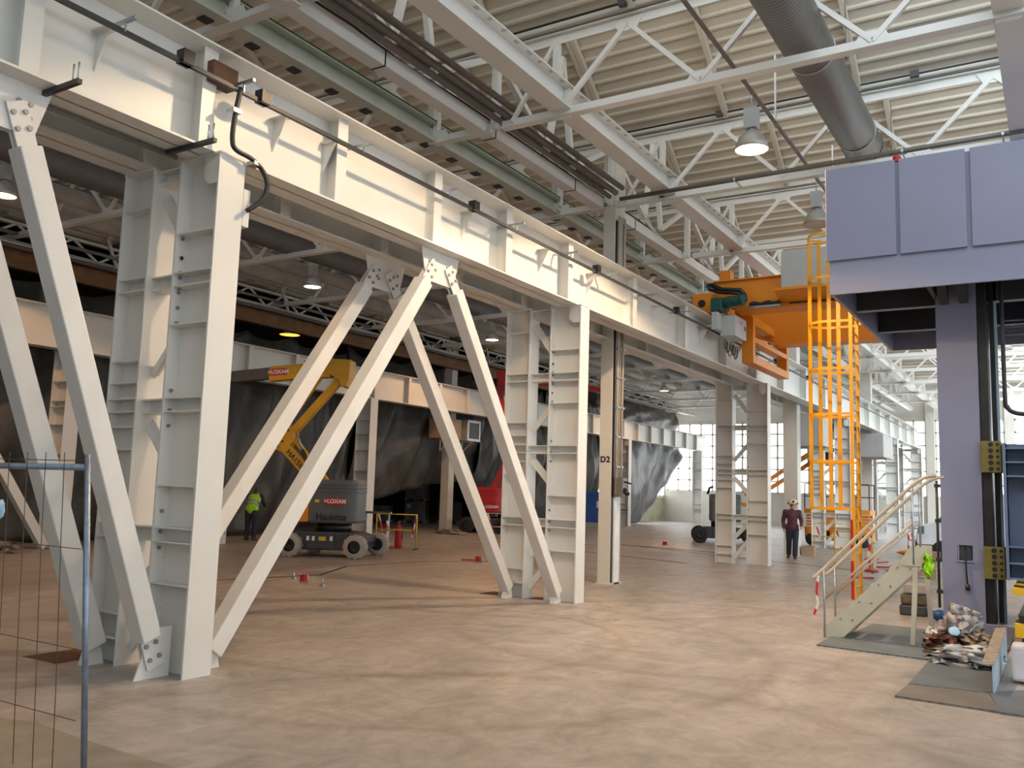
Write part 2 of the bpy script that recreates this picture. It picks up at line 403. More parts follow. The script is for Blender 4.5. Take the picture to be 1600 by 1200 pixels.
# wall behind the camera with a tall opening of daylight windows
wall('wall_back', M['cream'], (XL-15, XR, YB-.3, YB, 0, 1.0), (XL, XR, YB-.3, YB, 6.6, 12.6), (XL-15, -8, YB-.3, YB, 1.0, 6.6), (XL-15, XL, YB-.3, YB, 6.6, 8.8))
def window(idx, x0, x1, z0, z1, y, m, nx, nz, facing=-1, post=.06, axis='x'):
    g = MB(); f = MB()
    P = (lambda a0, a1, d0, d1, c0, c1: (a0, a1, y+d0, y+d1, c0, c1)) if axis == 'x' else (lambda a0, a1, d0, d1, c0, c1: (y+d0, y+d1, a0, a1, c0, c1))
    g.box(*P(x0, x1, .10*-facing, .12*-facing, z0, z1))
    for i in range(nx+1):
        x = x0+(x1-x0)*i/nx; w = post*(1.8 if i in (0, nx) else 1); f.box(*P(x-w/2, x+w/2, -.05, .06, z0, z1))
    for k in range(nz+1):
        z = z0+(z1-z0)*k/nz; w = post*(1.5 if k in (0, nz) else .8); f.box(*P(x0, x1, -.05, .06, z-w/2, z+w/2))
    o = struct(f.build('window_%d' % idx, M['cream'])); g.build('pane', m, o)
    return o
wi = 1
for k in range(4):
    window(wi, -8+5.9*k, -8+5.9*(k+1), 1.0, 6.6, YB, M['win_back'], 4, 4, facing=1); wi += 1
for k in range(8):
    window(wi, YB+9.5*k, YB+9.5*(k+1), 1.6, 7.0, XR, M['added_right'], 6, 5, facing=-1, axis='y'); wi += 1  # unseen windows, added to light the faces turned to the right
# end wall: low wall, tall steel windows, closed gable above
wall('wall_far', M['cream'], (XL, XR, YF, YF+.3, 0, 2.2), (XL, XR, YF, YF+.3, 7.1, 12.6))
bays = [-25, -20.2, -15.6, -11.2, -7.0, -2.6, 2.0, 6.6, 11.2, 15.5]
for a, b in zip(bays[:-1], bays[1:]):
    window(wi, a+.25, b-.25, 2.2, 7.1, YF, M['win_far'], 5, 6, post=.11); wi += 1
MBp = MB()
for x in bays[1:-1]: MBp.box(x-.25, x+.25, YF-.35, YF, 0, 12.4)
struct(MBp.build('trim_1', M['cream']))
for k in range(3):
    window(wi, 49+4.33*k, 49+4.33*(k+1), 1.75, 6.6, XL, M['win_far'], 5, 5, facing=1, axis='y', post=.11); wi += 1

# ------------------------------------------------------------------ saw-tooth roof
def corrugated(x0, x1, y0, z0, y1, z1, o):
    L = math.hypot(y1-y0, z1-z0); ty, tz = (y1-y0)/L, (z1-z0)/L; ny, nz = tz, -ty   # normal towards the room
    if nz > 0: ny, nz = -ny, -nz
    pitch, d = .25, .045; s = 0; prof = []
    while s < L:
        for ds, h in ((0, 0), (.165, 0), (.19, d), (.225, d)):
            if s+ds <= L: prof.append((s+ds, h))
        s += pitch
    prof.append((L, 0))
    m = MB(o)
    vs = [(x, y0+ty*s+ny*h, z0+tz*s+nz*h) for x in (x0, x1) for s, h in prof]; n = len(prof)
    m.add(vs, [(i, i+1, n+i+1, n+i) for i in range(n-1)])
    return m, (ny, nz)
raft_main = [VAL+.05+2.42*k for k in range(10)]
raft_side = [VAL-.05-2.42*k for k in range(7)]
nw = 0
for i, y in enumerate(TY[:-1]):
    y1 = TY[i+1]
    ya, za, yb, zb = y+.12, RIDGE, y1-.12, ZT+.12
    L = math.hypot(yb-ya, zb-za); ty, tz = (yb-ya)/L, (zb-za)/L
    for (x0, x1, rafts) in ((VAL, XR, raft_main), (XL, VAL, raft_side)):
        o = (0, ya, za)
        m, (ny, nz) = corrugated(x0, x1, ya, za, yb, zb, (0, 0, 0))
        deck = struct(m.build('ceiling', M['deck']))
        if -2 < y < 50:
            for x in rafts:
                if x0 < x < x1:
                    MB().bar((x, ya+ny*.11, za+nz*.11), (x, yb+ny*.11, zb+nz*.11), .09, .13, up=(0, ny, nz)).build('rafter', M['deck'], deck)
    # gutter beam on the truss line and the glazing above it
    struct(MB().box(XL, XR, y-.16, y+.10, ZT+.04, ZT+.2).build('trim_%d' % (i+2), M['cream']))
    for (x0, x1, m, nx) in ((-2.45, XR, 'sky_main', 14), (VAL, -2.45, 'sky_dim', 5), (XL, VAL, 'sky_side', 14)):
        window(wi, x0, x1, ZT+.2, RIDGE-.02, y+.07, M[m if m != 'sky_main' else 'sky_near' if y < 2 else 'sky_far' if y > 19 else m], nx, 2, facing=1, post=.05); wi += 1

# ------------------------------------------------------------------ roof trusses, one per bay and line
ORD = ['first', 'second', 'third', 'fourth', 'fifth', 'sixth', 'seventh', 'eighth', 'ninth', 'tenth', 'eleventh', 'twelfth', 'thirteenth', 'fourteenth']
def gusset(m, x, y, z, w, h, up=1):
    m.prism([(x-w, y, z), (x+w, y, z), (x+w*.55, y, z+up*h), (x-w*.55, y, z+up*h)], (0, .012, 0))
def make_truss(side):
    """local frame: y = 0 on the truss line"""
    if side == 'main':
        lab, xa, xb, nodes_b = None, VAL+.1, XR-.05, [-6.55+2.33*k for k in range(10)]
    else:
        lab, xa, xb, nodes_b = None, XL+2.2, VAL-.1, [-8.9-2.33*k for k in range(6)]
    t = thing('roof_truss', '', 'roof truss')
    b = MB().bar((xa, 0, ZB+.07), (xb, 0, ZB+.07), .16, .02); b.bar((xa, -.02, ZB+.13), (xb, -.02, ZB+.13), .02, .13)
    for x in nodes_b: gusset(b, x, -.05, ZB+.08, .26, .2)
    b.build('bottom_chord', M['white'], t)
    b = MB().bar((xa, 0, ZT-.01), (xb, 0, ZT-.01), .2, .02); b.bar((xa, -.02, ZT-.09), (xb, -.02, ZT-.09), .02, .15)
    tops = [(nodes_b[k]+nodes_b[k+1])/2 for k in range(len(nodes_b)-1)]
    for x in tops: gusset(b, x, -.05, ZT-.05, .26, .2, -1)
    b.build('top_chord', M['white'], t)
    for k, x in enumerate(tops):
        for xe in (nodes_b[k], nodes_b[k+1]):
            MB().bar((x, -.03, ZT-.13), (xe, -.03, ZB+.14), .07, .07, up=(0, 1, 0)).build('diagonal', M['white'], t)
    x = nodes_b[0]-.08
    MB().bar((x, 0, ZB+.1), (x, 0, ZT-.05), .1, .1).build('post', M['white'], t)
    e = xa if side == 'main' else xb
    MB().bar((x, -.03, ZT-.1), ((x+e)/2-(.3 if side == 'main' else -.3), -.03, ZB+.14), .06, .06, up=(0, 1, 0)).build('diagonal', M['white'], t)
    return t
tm, ts = make_truss('main'), make_truss('side')
first = True; n = 0
for y in TY[3:-1]:
    for src, where in ((tm, 'main bay'), (ts, 'side bay')):
        lab = 'white lattice roof truss of the %s, %s from the camera' % (where, ORD[n])
        if first: src.location = (0, y, 0); src['label'] = lab
        else: dup(src, (0, y, 0), label=lab)
        g = 'roof trusses of the main bay' if src is tm else 'roof trusses of the side bay'
    first = False; n += 1
for o in COL.objects:
    if o.name.startswith('roof_truss'): o['group'] = 'roof trusses of the main bay' if 'main bay' in o['label'] else 'roof trusses of the side bay'

# longitudinal I-beam under the trusses of the main bay
def ibeam_y(m, x, y0, y1, z0, z1, w, tf=.02, tw=.014):
    m.box(x-w/2, x+w/2, y0, y1, z0, z0+tf); m.box(x-w/2, x+w/2, y0, y1, z1-tf, z1); m.box(x-tw/2, x+tw/2, y0, y1, z0+tf, z1-tf)
    return m
t = thing('purlin_girder', 'long white I-beam running under the roof trusses of the main bay, pierced top flange', 'steel beam', (-6.5, 0, 7.74))
m = MB((-6.5, 0, 7.74)); ibeam_y(m, -6.5, -12, 61.5, 7.74, 8.14, .34); m.build('beam', M['white'], t)
y = 6.0
while y < 26:
    MB((-6.5, 0, 7.74)).box(-6.41, -6.36, y, y+.05+.09*random.random(), 8.112, 8.119).build('slot', M['lens_grey'], t); y += .34
for y in TY[3:-1]:
    MB((-6.5, 0, 7.74)).bar((-6.5, y, 7.62), (-6.5, y, 8.1), .28, .03, up=(0, 1, 0)).build('hanger_plate', M['white'], t)

t = thing('purlin_girder', 'white I-beam running under the roof trusses above the press at the right', 'steel beam', (-.34, 0, 7.74))
m = MB(t.location); ibeam_y(m, -.34, -12, 61.5, 7.74, 8.14, .34); m.build('beam', M['white'], t)
for y in TY[3:-1]:
    MB(t.location).bar((-.34, y, 7.62), (-.34, y, 8.1), .28, .03, up=(0, 1, 0)).build('hanger_plate', M['white'], t)
# beams, pipes and lattice along the column line
t = thing('box_beam', 'white box beam with a cable on top running along the valley over the columns', 'steel beam', (-8.05, 0, 7.7))
m = MB(t.location); m.box(-8.17, -7.93, -12, 61.5, 7.68, 7.9); m.build('beam', M['white'], t)
m = MB(t.location)
pts = [(-7.96+.02*math.sin(k*1.7), -6+k*1.2, 7.935+.02*math.sin(k*2.3)) for k in range(45)]; m.tube(pts, .016, 6); m.build('cable', M['black'], t)
for k in range(16):
    y = 6.2+k*2.9
    MB(t.location).box(-8.18, -7.92, y, y+.02, 7.67, 7.91).build('strap', M['dark'], t)
t = thing('monorail_beam', 'pale green hoist beam with dark clips along its lower flange above the side bay', 'steel beam', (-9.08, 0, 7.7))
m = MB(t.location); ibeam_y(m, -9.08, -12, 61.5, 7.68, 8.02, .3); m.build('beam', M['greensteel'], t)
m = MB(t.location); m.box(-9.02, -8.94, -12, 61.5, 8.02, 8.06); m.build('cable_strip', mat('green_cable', (.03, .09, .03), .5), t)
for k in range(30):
    y = 4.6+k*.78
    MB(t.location).box(-9.25, -9.1, y, y+.16, 7.655, 7.68).build('clip', M['dark'], t)
for y in TY[4:-1]:
    MB(t.location).bar((-9.08, y, 7.6), (-9.08, y, 8.5), .2, .02, up=(0, 1, 0)).build('hanger_plate', M['greensteel'], t)
for k, (x, z, r, lab) in enumerate([(-7.42, 7.98, .055, 'uppermost brown pipe of the three running along the column line'), (-7.56, 7.90, .06, 'middle brown pipe of the three running along the column line'), (-7.70, 7.84, .05, 'lowest brown pipe of the three running along the column line')]):
    tag(MB((x, 0, z)).tube([(x, -12, z), (x, 16.0, z)], r, 10).build('overhead_pipe', M['pipe_brown']), lab, 'pipe', 'brown pipes along the column line')
t = thing('cable_tray', 'dark cable tray beneath the brown pipes along the column line', 'cable tray', (-7.78, 0, 7.95))
m = MB(t.location); m.box(-7.9, -7.72, 2, 15.9, 7.98, 8.04); m.build('tray', M['duct_dark'], t)
# lattice between the two bays: one frame per roof bay
def make_lattice():
    t = thing('valley_lattice', '', 'lattice frame')
    a, b = 0, 4.45
    for (y0, z0, y1, z1) in ((a, ZT-.1, 1.75, 7.95), (b, ZT-.1, b-1.75, 7.95), (1.75, 7.95, 2.225, ZT+.9), (b-1.75, 7.95, 2.225, ZT+.9)):
        MB().bar((VAL-.05, y0, z0), (VAL-.05, y1, z1), .1, .1, up=(1, 0, 0)).build('diagonal', M['white'], t)
    MB().bar((VAL-.05, 0, 7.7), (VAL-.05, 0, ZT), .12, .12).build('post', M['white'], t)
    return t
lat = make_lattice()
for n, y in enumerate(TY[2:-1]):
    lab = 'white lattice struts in the roof valley above the column line, %s frame from the camera' % ORD[n]
    if n == 0: lat.location = (0, y, 0); lat['label'] = lab; lat['group'] = 'valley lattice frames'
    else: dup(lat, (0, y, 0), label=lab)

# ------------------------------------------------------------------ ducts and pipes under the roof
t = thing('spiral_duct', 'big grey spiral ventilation duct hung lengthwise under the roof trusses', 'duct', (-2.88, 0, 8.25))
m = MB(t.location); m.tube([(-2.88, y, 8.25) for y in (-8, 2, 8, 24)], .34, 32); m.build('pipe', M['duct'], t)
for y, mm in ((10.2, 'dark'), (12.6, 'galv'), (15.9, 'galv'), (7.2, 'dark'), (19, 'dark'), (16.6, 'dark')):
    MB(t.location).tube([(-2.88, y, 8.25), (-2.88, y+.035, 8.25)], .348, 32).build('joint_band', M[mm], t)
for y in (9.2, 13.8, 18.2):
    MB(t.location).tube([(-2.62, y, 8.6), (-2.62, y, 9.6)], .006, 6).build('hanger_wire', M['dark'], t)
for k, (x, lab) in enumerate(((-18.4, 'dark conduit carrying the lamp row far out in the side bay'), (-12.5, 'dark conduit carrying the lamps of the side bay nearer the girders'))):
    t = thing('lamp_conduit', lab, 'conduit', (x, 0, 8.45), group='lamp conduits of the side bay')
    MB(t.location).tube([(x, y, 8.45) for y in range(-8, 59, 3)], .03, 8).build('pipe', M['pipe_brown'], t)
t = thing('lamp_conduit', 'thin dark conduit running lengthwise above the lamps of the main bay', 'conduit', (-3.85, 0, 8.0))
MB(t.location).tube([(-3.85, y, 8.0) for y in (-8, 5, 40)], .032, 8).build('pipe', M['pipe_brown'], t)
for y in (9.8, 14.3, 18.7):
    MB(t.location).bar((-3.85, y, 8.0), (-3.85, y, 9.2), .05, .02).build('hanger', M['white'], t)
t = thing('cross_pipe', 'grey pipe crossing the main bay in front of the second visible truss', 'pipe', (-7, 15.75, 7.66))
MB(t.location).tube([(-7.35, 15.75, 7.66), (6, 15.75, 7.78)], .042, 10).build('pipe', M['pipe_grey'], t)
for x in (-5.0, -2.1, -.6):
    z = 7.66+.12*(x+7.35)/13.35
    m = MB(t.location); m.bar((x, 15.7, z-.02), (x, 16.2, ZB+.07), .02, .02); m.lathe([(.05, -.02), (.05, .02)], (x, 15.75, z), 12, (1, 0, 0)); m.build('bracket', M['galv'], t)
for y, x0, x1 in ((15.93, -7.3, 4.0), (11.48, -7.3, 6.0)):
    t = thing('gutter_conduit', 'thin dark conduit with small boxes along the gutter of the %s truss' % ('nearest full' if y < 12 else 'next'), 'conduit', (x0, y, 9.12))
    MB(t.location).tube([(x0, y, 9.12), (x1, y, 9.12)], .018, 6).build('pipe', M['dark'], t)
    for x in (-5.35, -1.9, .8): MB(t.location).box(x-.07, x+.07, y-.06, y+.03, 9.06, 9.17).build('junction_box', M['dark'], t)
for k, (x, z, r, mm, lab) in enumerate([(-17.1, 8.05, .27, 'duct_dark', 'dark round duct just inside the lamp row of the side bay'), (-19.0, 8.12, .2, 'duct_white', 'dusty pale duct just beyond the lamp row of the side bay'), (-20.6, 8.2, .22, 'duct_white', 'dusty pale duct above the far crane runway')]):
    tag(MB((x, 0, z)).tube([(x, y, z) for y in (-6, 20, 50)], r, 20).build('side_bay_duct', M[mm]), lab, 'duct', 'round ducts of the side bay')

# ================================================================== CRANE RUNWAYS
XF = -6.72                                            # outer face of the front columns
COLS = [5.58, 13.1, 24.15, 35.2, 46.6, 55.2]
FS = [4.15, 3.76, 3.63, 3.25, 2.54, 2.41, 1.71, 1.32, 1.19, .81]
RS = [4.49, 3.77, 3.64, 2.93, 2.71, 2.55, 2.42, 2.27, 2.05, 1.33, 1.20, .48, .25]
FS2 = [4.2, 3.78, 3.66, 3.3, 2.56, 2.44, 1.72, 1.34, 1.22, .60]
TOP = 4.9
def isec(x_out, x_in, lab, stiff, sgn, parent, name):
    """one I-shaped leg of a column; flanges face +-X, web across"""
    m = MB(); a, b = max(x_out, x_in), min(x_out, x_in)
    m.box(a-.022, a, -.155, .155, 0, TOP); m.box(b, b+.022, -.155, .155, 0, TOP); m.box(b+.02, a-.02, -.007, .007, 0, TOP)
    m.box(b-.01, a+.01, -.16, .16, TOP-.02, TOP)
    if name == 'front_leg':
        zs = []
        for z in (3.95, 3.75, 3.45, 2.45, 1.30): zs += [z+.17, z-.02, z-.17]
        m.bolts([(b+.022, -.085, z) for z in zs if .3 < z < 4.6], (1, 0, 0), .02, .02, 1)
    leg = m.build(name, [M['white'], M['bolt']], parent)
    for z in stiff:
        s = MB(); s.box(b+.022, a-.022, -.15, -.007, z-.007, z+.007); s.box(b+.022, a-.022, .007, .15, z-.007, z+.007)
        s.build('stiffener', M['white'], leg)
    return leg
def make_column():
    t = thing('runway_column', '', 'steel column', (0, 0, 0))
    isec(XF, -7.30, '', FS, 1, t, 'front_leg'); isec(-7.69, -8.17, '', RS, 1, t, 'rear_leg')
    a, b = -7.31, -7.68
    for (z0, z1) in ((4.12, 4.62), (3.22, 2.80), (1.92, 2.32), (1.08, .70), (.62, .16)):
        m = MB(); m.bar((a, 0, z0), (b, 0, z1), .02, .12, up=(0, .2, 1)); m.bar((a, .03, z0), (b, .03, z1), .08, .014, up=(0, 0, 1)); m.build('lacing_bar', M['white'], t)
    for z in (3.70, 2.475, 1.255, 4.80):
        m = MB(); m.box(b, a, -.10, .10, z+.055, z+.07); m.box(b, a, -.10, .10, z-.07, z-.055); m.box(b, a, -.005, .005, z-.055, z+.055); m.build('batten', M['white'], t)
    MB().prism([(-6.75, -.14, TOP), (-6.95, -.14, TOP), (-6.95, -.14, TOP-.24), (-6.87, -.14, TOP-.3), (-6.75, -.14, TOP-.3)], (0, .012, 0)).build('top_bracket', M['white'], t)
    return t
col = make_column()
CL = ['nearest white laced twin column, beside the fence and the first sloping braces', 'second white laced twin column, at the feet of the A-shaped braces, left of D2',
      'third white laced twin column from the camera, left of the walking worker', 'fourth white laced twin column, standing behind the yellow caged ladder',
      'fifth white laced twin column, far down the runway against the windows', 'last white laced twin column at the end of the runway']
for n, y in enumerate(COLS):
    if n == 0: col.location = (0, y, 0); col['label'] = CL[0]; col['group'] = 'twin columns of the crane runway'
    else: dup(col, (0, y, 0), label=CL[n])

def runway(name, label, xw, z0, z1, y0, y1, wb, wt, stiff, short, side=1, mm='white'):
    t = thing(name, label, 'crane runway beam', (xw, y0, z0))
    m = MB(t.location)
    m.box(xw-wb/2, xw+wb/2, y0, y1, z0, z0+.022); m.box(xw-wt/2, xw+wt/2, y0, y1, z1-.02, z1); m.box(xw-.008, xw+.008, y0, y1, z0, z1)
    m.build('girder', M[mm], t)
    MB(t.location).box(xw-.035, xw+.035, y0, y1, z1, z1+.07).build('crane_rail', M['dark'], t)
    for y in stiff:
        s = MB(t.location); s.box(xw-.2, xw+.2, y-.008, y+.008, z0+.02, z1-.02); s.bar((xw+side*.205, y, z0+.02), (xw+side*.205, y, z1-.02), .012, .16, up=(0, 1, 0)); s.build('web_stiffener', M[mm], t)
    for y in short:
        s = MB(t.location); s.prism([(xw, y, z1-.3), (xw+side*.2, y, z1-.3), (xw+side*.02, y, z0+.35), (xw, y, z0+.35)], (0, .012, 0)); s.box(xw, xw+side*.2, y-.05, y+.06, z1-.31, z1-.295); s.build('web_rib', M[mm], t)
    return t
ST = [-2.0, .8, 3.6, 5.3, 7.15, 8.98, 10.75, 12.68, 15.3, 18.05, 20.8, 23.3, 26, 28.7, 31.4, 34.1, 36.8, 39.5, 42.2, 44.9, 47.6, 50.3, 53]
SH = [4.25, 6.3, 7.05, 9.8, 11.95, 13.65, 16.6, 19.4, 22]
runway('runway_beam', 'white plate girder of the crane runway facing the main bay, carrying the conductor bar', -7.0, TOP, 5.9, -13.5, 55.6, .42, .62, ST, SH, 1)
runway('runway_beam', 'white plate girder of the side bay, directly behind the front runway girder', -7.95, TOP, 5.9, -13.5, 55.6, .42, .56, [y+.1 for y in ST], [], 1)
XFAR = -21.6
FARC = [13.25, 24.9, 36.4, 47.7, 60.0]
runway('runway_beam', 'white crane runway girder beyond the side bay, before the plastic sheets', XFAR, 5.0, 6.05, -13.5, 61.5, .4, .55, [y for k in range(36) for y in [-9+k*2.0] if y < 61], [], 1)
def make_far_column():
    t = thing('far_column', '', 'steel column')
    m = MB(); a, b = XFAR+.25, XFAR-.42
    m.box(a-.022, a, -.2, .2, 0, 5.0); m.box(b, b+.022, -.2, .2, 0, 5.0); m.box(b+.02, a-.02, -.007, .007, 0, 5.0); m.box(b-.02, a+.02, -.22, .22, 4.98, 5.0); m.build('shaft', M['white'], t)
    for z in (4.2, 3.7, 3.55, 3.1, 2.35, 2.25, 1.3, .95, .82):
        s = MB(); s.box(b+.022, a-.022, -.19, -.007, z-.01, z+.01); s.build('stiffener', M['white'], t)
    MB().prism([(a-.05, -.18, 5.0), (a-.3, -.18, 5.0), (a-.3, -.18, 4.7), (a-.05, -.18, 4.6)], (0, .015, 0)).build('top_bracket', M['white'], t)
    return t
fc = make_far_column()
FL = ['white column of the far runway seen between the nearest braces and the nearest twin column', 'white column of the far runway standing behind the grey turret of the yellow boom lift',
      'white column of the far runway hidden behind the second twin column', 'white column of the far runway at the left of the draped silvery sheet', 'white column of the far runway nearest the end windows']
for n, y in enumerate(FARC):
    if n == 0: fc.location = (0, y, 0); fc['label'] = FL[0]; fc['group'] = 'columns of the far runway'
    else: dup(fc, (0, y, 0), label=FL[n])

# sloping braces with end plates
def brace(x, ya, za, yb, zb, lab, w=.19, foot='plate'):
    t = thing('brace', lab, 'brace', (x, yb, 0), group='sloping runway braces')
    a, b = Vector((x, ya, za)), Vector((x, yb, zb)); d = (b-a).normalized(); nrm = Vector((1, 0, 0)); sd = d.cross(nrm)
    m = MB(t.location); m.bar(a+d*.36, b-d*(.27 if foot == 'plate' else .01), w, w, up=(1, 0, 0)); m.build('tube', M['brace_white'], t, bevel=.012)
    for c, s in ((a, 1), (b, -1)):
        if s < 0 and foot != 'plate': continue
        e = MB(t.location)
        e.bar(c+nrm*.03, c+nrm*.03+d*s*.55, .17, .016, up=(1, 0, 0)); e.bar(c-nrm*.03, c-nrm*.03+d*s*.55, .17, .016, up=(1, 0, 0))
        pts = [c+nrm*.038+d*s*(.09+.13*i)+sd*(.05*j) for i in (0, 1) for j in (-1, 1)]
        e.bolts(pts, (1, 0, 0), .022, .02, 1)
        e.build('end_plate', [M['brace_white'], M['bolt']], t)
    # foot plate that ties the brace to the column
    s = 1 if yb > ya else -1
    if foot == 'none': return t
    if foot == 'bare': MB(t.location).prism([(x-.05, yb-.1, 0), (x-.05, yb+.1, 0), (x-.05, yb+.06, .16), (x-.05, yb-.06, .16)], (.1, 0, 0)).build('foot_plate', M['brace_white'], t); return t
    MB(t.location).prism([(x-.008, yb-s*.20, 0), (x-.008, yb+s*.16, 0), (x-.008, yb+s*.16, .44), (x-.008, yb-s*.04, .44)], (.016, 0, 0)).build('foot_plate', M['brace_white'], t)
    return t
B = [(-7.0, 3.62, 4.72, 5.33, .10, 'white brace leaning towards the nearest column, closest one, ending at its front leg'),
     (-7.0, 9.22, 4.74, 5.93, .14, 'white brace of the A-frame whose foot stands behind the nearest column, front one', .19, 'bare'),
     (-7.0, 9.5, 4.74, 12.80, .14, 'white brace of the A-frame whose foot stands at the second column, front one', .18, 'bare'),
     (-7.95, 3.62, 4.72, 5.35, .16, 'white brace leaning towards the nearest column, rear one by the fence, dusty', .2, 'bare'),
     (-7.95, 9.15, 4.74, 5.90, .16, 'white brace passing in front of the yellow lift boom, rear left one of the A-frame', .19, 'bare'),
     (-7.95, 9.4, 4.74, 12.85, .14, 'white brace behind the front A-frame ending at the second column, rear right one', .18, 'bare'),
     (XFAR, 9.75, 4.98, 12.98, .03, 'thin white brace of the far runway at the left picture edge behind the fence', .22, 'none')]
for b in B: brace(*b)
for x, nm in ((-7.0, 'front'), (-7.95, 'rear')):
    for y, where in ((9.36, 'the A-frame apex'), (3.5, 'the sloping braces by the fence')):
        g = MB((x, y, TOP)); g.prism([(x-.009, y-.42, TOP), (x-.009, y+.42, TOP), (x-.009, y+.3, TOP-.42), (x-.009, y-.3, TOP-.42)], (.018, 0, 0))
        g.bolts([(x+.009, y+sx*.2+dy, TOP-.22+dz) for sx in (-1, 1) for dy in (-.05, .05) for dz in (-.06, .06)], (1, 0, 0), .022, .016, 1)
        tag(g.build('gusset_plate', [M['brace_white'], M['bolt']]), 'white bolted gusset plate under the %s girder holding %s' % (nm, where), 'gusset plate', 'gusset plates under the girders')
# the other half of the near A-frame (its foot is outside the picture)
# conductor bar along the front girder
t = thing('conductor_bar', 'dark conductor bar running along the face of the front runway girder', 'conductor bar', (-6.68, 0, 5.55))
MB(t.location).box(-6.70, -6.66, -10, 50, 5.53, 5.57).build('bar', M['dark'], t)
for y in [2.4, 4.3, 5.6, 7.36, 9.05, 10.72, 12.43, 13.96, 15.77, 17.54, 19.24, 21.1, 23, 25, 27, 29, 31, 33, 35, 37]:
    m = MB(t.location); m.bar((-6.99, y, 5.64), (-6.52, y, 5.64), .03, .03); m.bar((-6.66, y, 5.64), (-6.66, y, 5.55), .015, .015); m.build('support_arm', M['galv'], t)
for y in (4.93, 5.86, 9.64, 13.41, 17.15, 20.93, 24.7, 28.4):
    MB(t.location).box(-6.73, -6.62, y-.06, y+.06, 5.53, 5.66).build('connector', M['black'], t)
tag(MB((-6.8, 5.42, 5.6)).box(-6.86, -6.70, 5.26, 5.56, 5.55, 5.75).build('terminal_box', M['rust'], bevel=.01), 'brown rusty box hanging on the conductor bar above the nearest column', 'box')
t = thing('power_cable', 'thick black cable looping from the conductor bar down to the nearest column', 'cable', (-6.62, 5.5, 5))
MB(t.location).tube(smooth([(-6.62, 5.53, 5.55), (-6.63, 5.49, 5.25), (-6.63, 5.48, 5.02), (-6.63, 5.53, 4.93), (-6.62, 5.72, 4.90), (-6.6, 5.85, 4.82), (-6.59, 5.91, 4.68), (-6.6, 5.86, 4.52), (-6.64, 5.72, 4.38)]), .024, 10).build('cable', M['black'], t)
for p in ((-6.64, 5.49, 5.3), (-6.64, 5.78, 4.87)):
    MB(t.location).box(p[0]-.06, p[0]+.05, p[1]-.05, p[1]+.05, p[2]-.02, p[2]+.02).build('cable_clip', M['galv'], t)
tag(MB((-6.8, 5.8, 4.5)).box(-6.92, -6.72, 5.74, 5.82, 4.25, 4.62).build('cable_bracket', M['white']), 'small white bracket plate on the nearest column under the black cable', 'bracket')
for y, lab in ((3.85, 'by the near gusset plate'), (5.18, 'beside the nearest column head')):
    t = thing('beam_clamp', 'dark clamp bar with two studs across the lower flange %s' % lab, 'clamp', (-6.8, y, 4.86), group='clamp bars under the front girder')
    MB(t.location).box(-7.22, -6.5, y-.02, y+.02, 4.855, 4.895).build('bar', M['dark'], t)
    for d in (0, .07): MB(t.location).tube([(-6.6+d, y, 4.88), (-6.6+d, y, 5.04)], .008, 6).build('stud', M['galv'], t)
tag(MB((-7.2, 0, 4.87)).tube([(-7.2, -10, 4.87), (-7.2, 5.3, 4.87)], .025, 8).build('flange_shadow_conduit', M['pipe_brown']), 'dark conduit and painted shadow line along the rear edge of the near girder flange', 'conduit')  # dark tube draws in the flange edge's shadow along with a dark cable

# ------------------------------------------------------------------ roof columns of the building
def roof_column(x0, x1, y0, y1, lab, top=9.0):
    t = thing('roof_column', lab, 'steel column', (x0, y0, 0), group='roof columns of the building')
    m = MB(t.location); m.box(x0, x1, y0, y0+.02, 0, top); m.box(x0, x1, y1-.02, y1, 0, top); m.box(x0, x0+.02, y0+.02, y1-.02, 0, top); m.box(x1-.02, x1, y0+.02, y1-.02, 0, top); m.build('shaft', M['cream'], t)
    MB(t.location).box(x0-.03, x1+.03, y0-.03, y1+.03, 0, .03).build('base_plate', M['cream'], t)
    return t
d2 = roof_column(-7.91, -7.65, 16.17, 16.66, 'cream roof column lettered D2 standing behind the second twin column')
text_obj('lettering', 'D2', .165, M['black'], d2, (.13, -.004, 2.45), (R(90), 0, 0), bold=.006, sp=1.1)
m = MB(d2.location); m.box(-7.652, -7.644, 16.2, 16.3, .02, 7.4); m.box(-7.652, -7.644, 16.57, 16.63, .02, 7.4); m.build('painted_shadow', M['black'], d2)  # flat black plates paint the shadows beside the cover strip
MB(d2.location).box(-7.65, -7.62, 16.32, 16.56, 0, 1.75).build('cover_strip', M['sign_white'], d2)
roof_column(-7.75, -7.3, 29.5, 29.95, 'cream roof column behind the walking worker with a grey box on it')
roof_column(-7.75, -7.3, 42.9, 43.3, 'cream roof column far down the line carrying the second grey box')
roof_column(-22.9, -22.5, 31.3, 31.7, 'cream roof column in the far row carrying two boxes on brackets')
for k, (x, r, lab) in enumerate([(16.3, .028, 'nearest'), (16.42, .018, 'middle'), (16.55, .025, 'farthest')]):
    t = thing('riser_pipe', '%s of the vertical conduits climbing the side of the D2 column' % lab, 'conduit', (-7.6, x, 0), group='vertical conduits on D2')
    MB(t.location).tube([(-7.6, x, 1.76), (-7.6, x, 4.6), (-7.6, x, 7.5)], r, 8).build('pipe', M['rail'], t)
    for z in (2.3, 2.9, 3.5, 4.1, 4.7): MB(t.location).box(-7.65, -7.6+r+.01, x-r-.01, x+r+.01, z, z+.03).build('pipe_clip', M['galv'], t)
t = thing('switch_box', 'brown grey switch box with a black socket low on the D2 column', 'switch box', (-7.4, 16.1, 1.6))
MB(t.location).box(-7.64, -7.44, 16.28, 16.5, 1.72, 2.1).build('housing', M['pipe_grey'], t, bevel=.01)
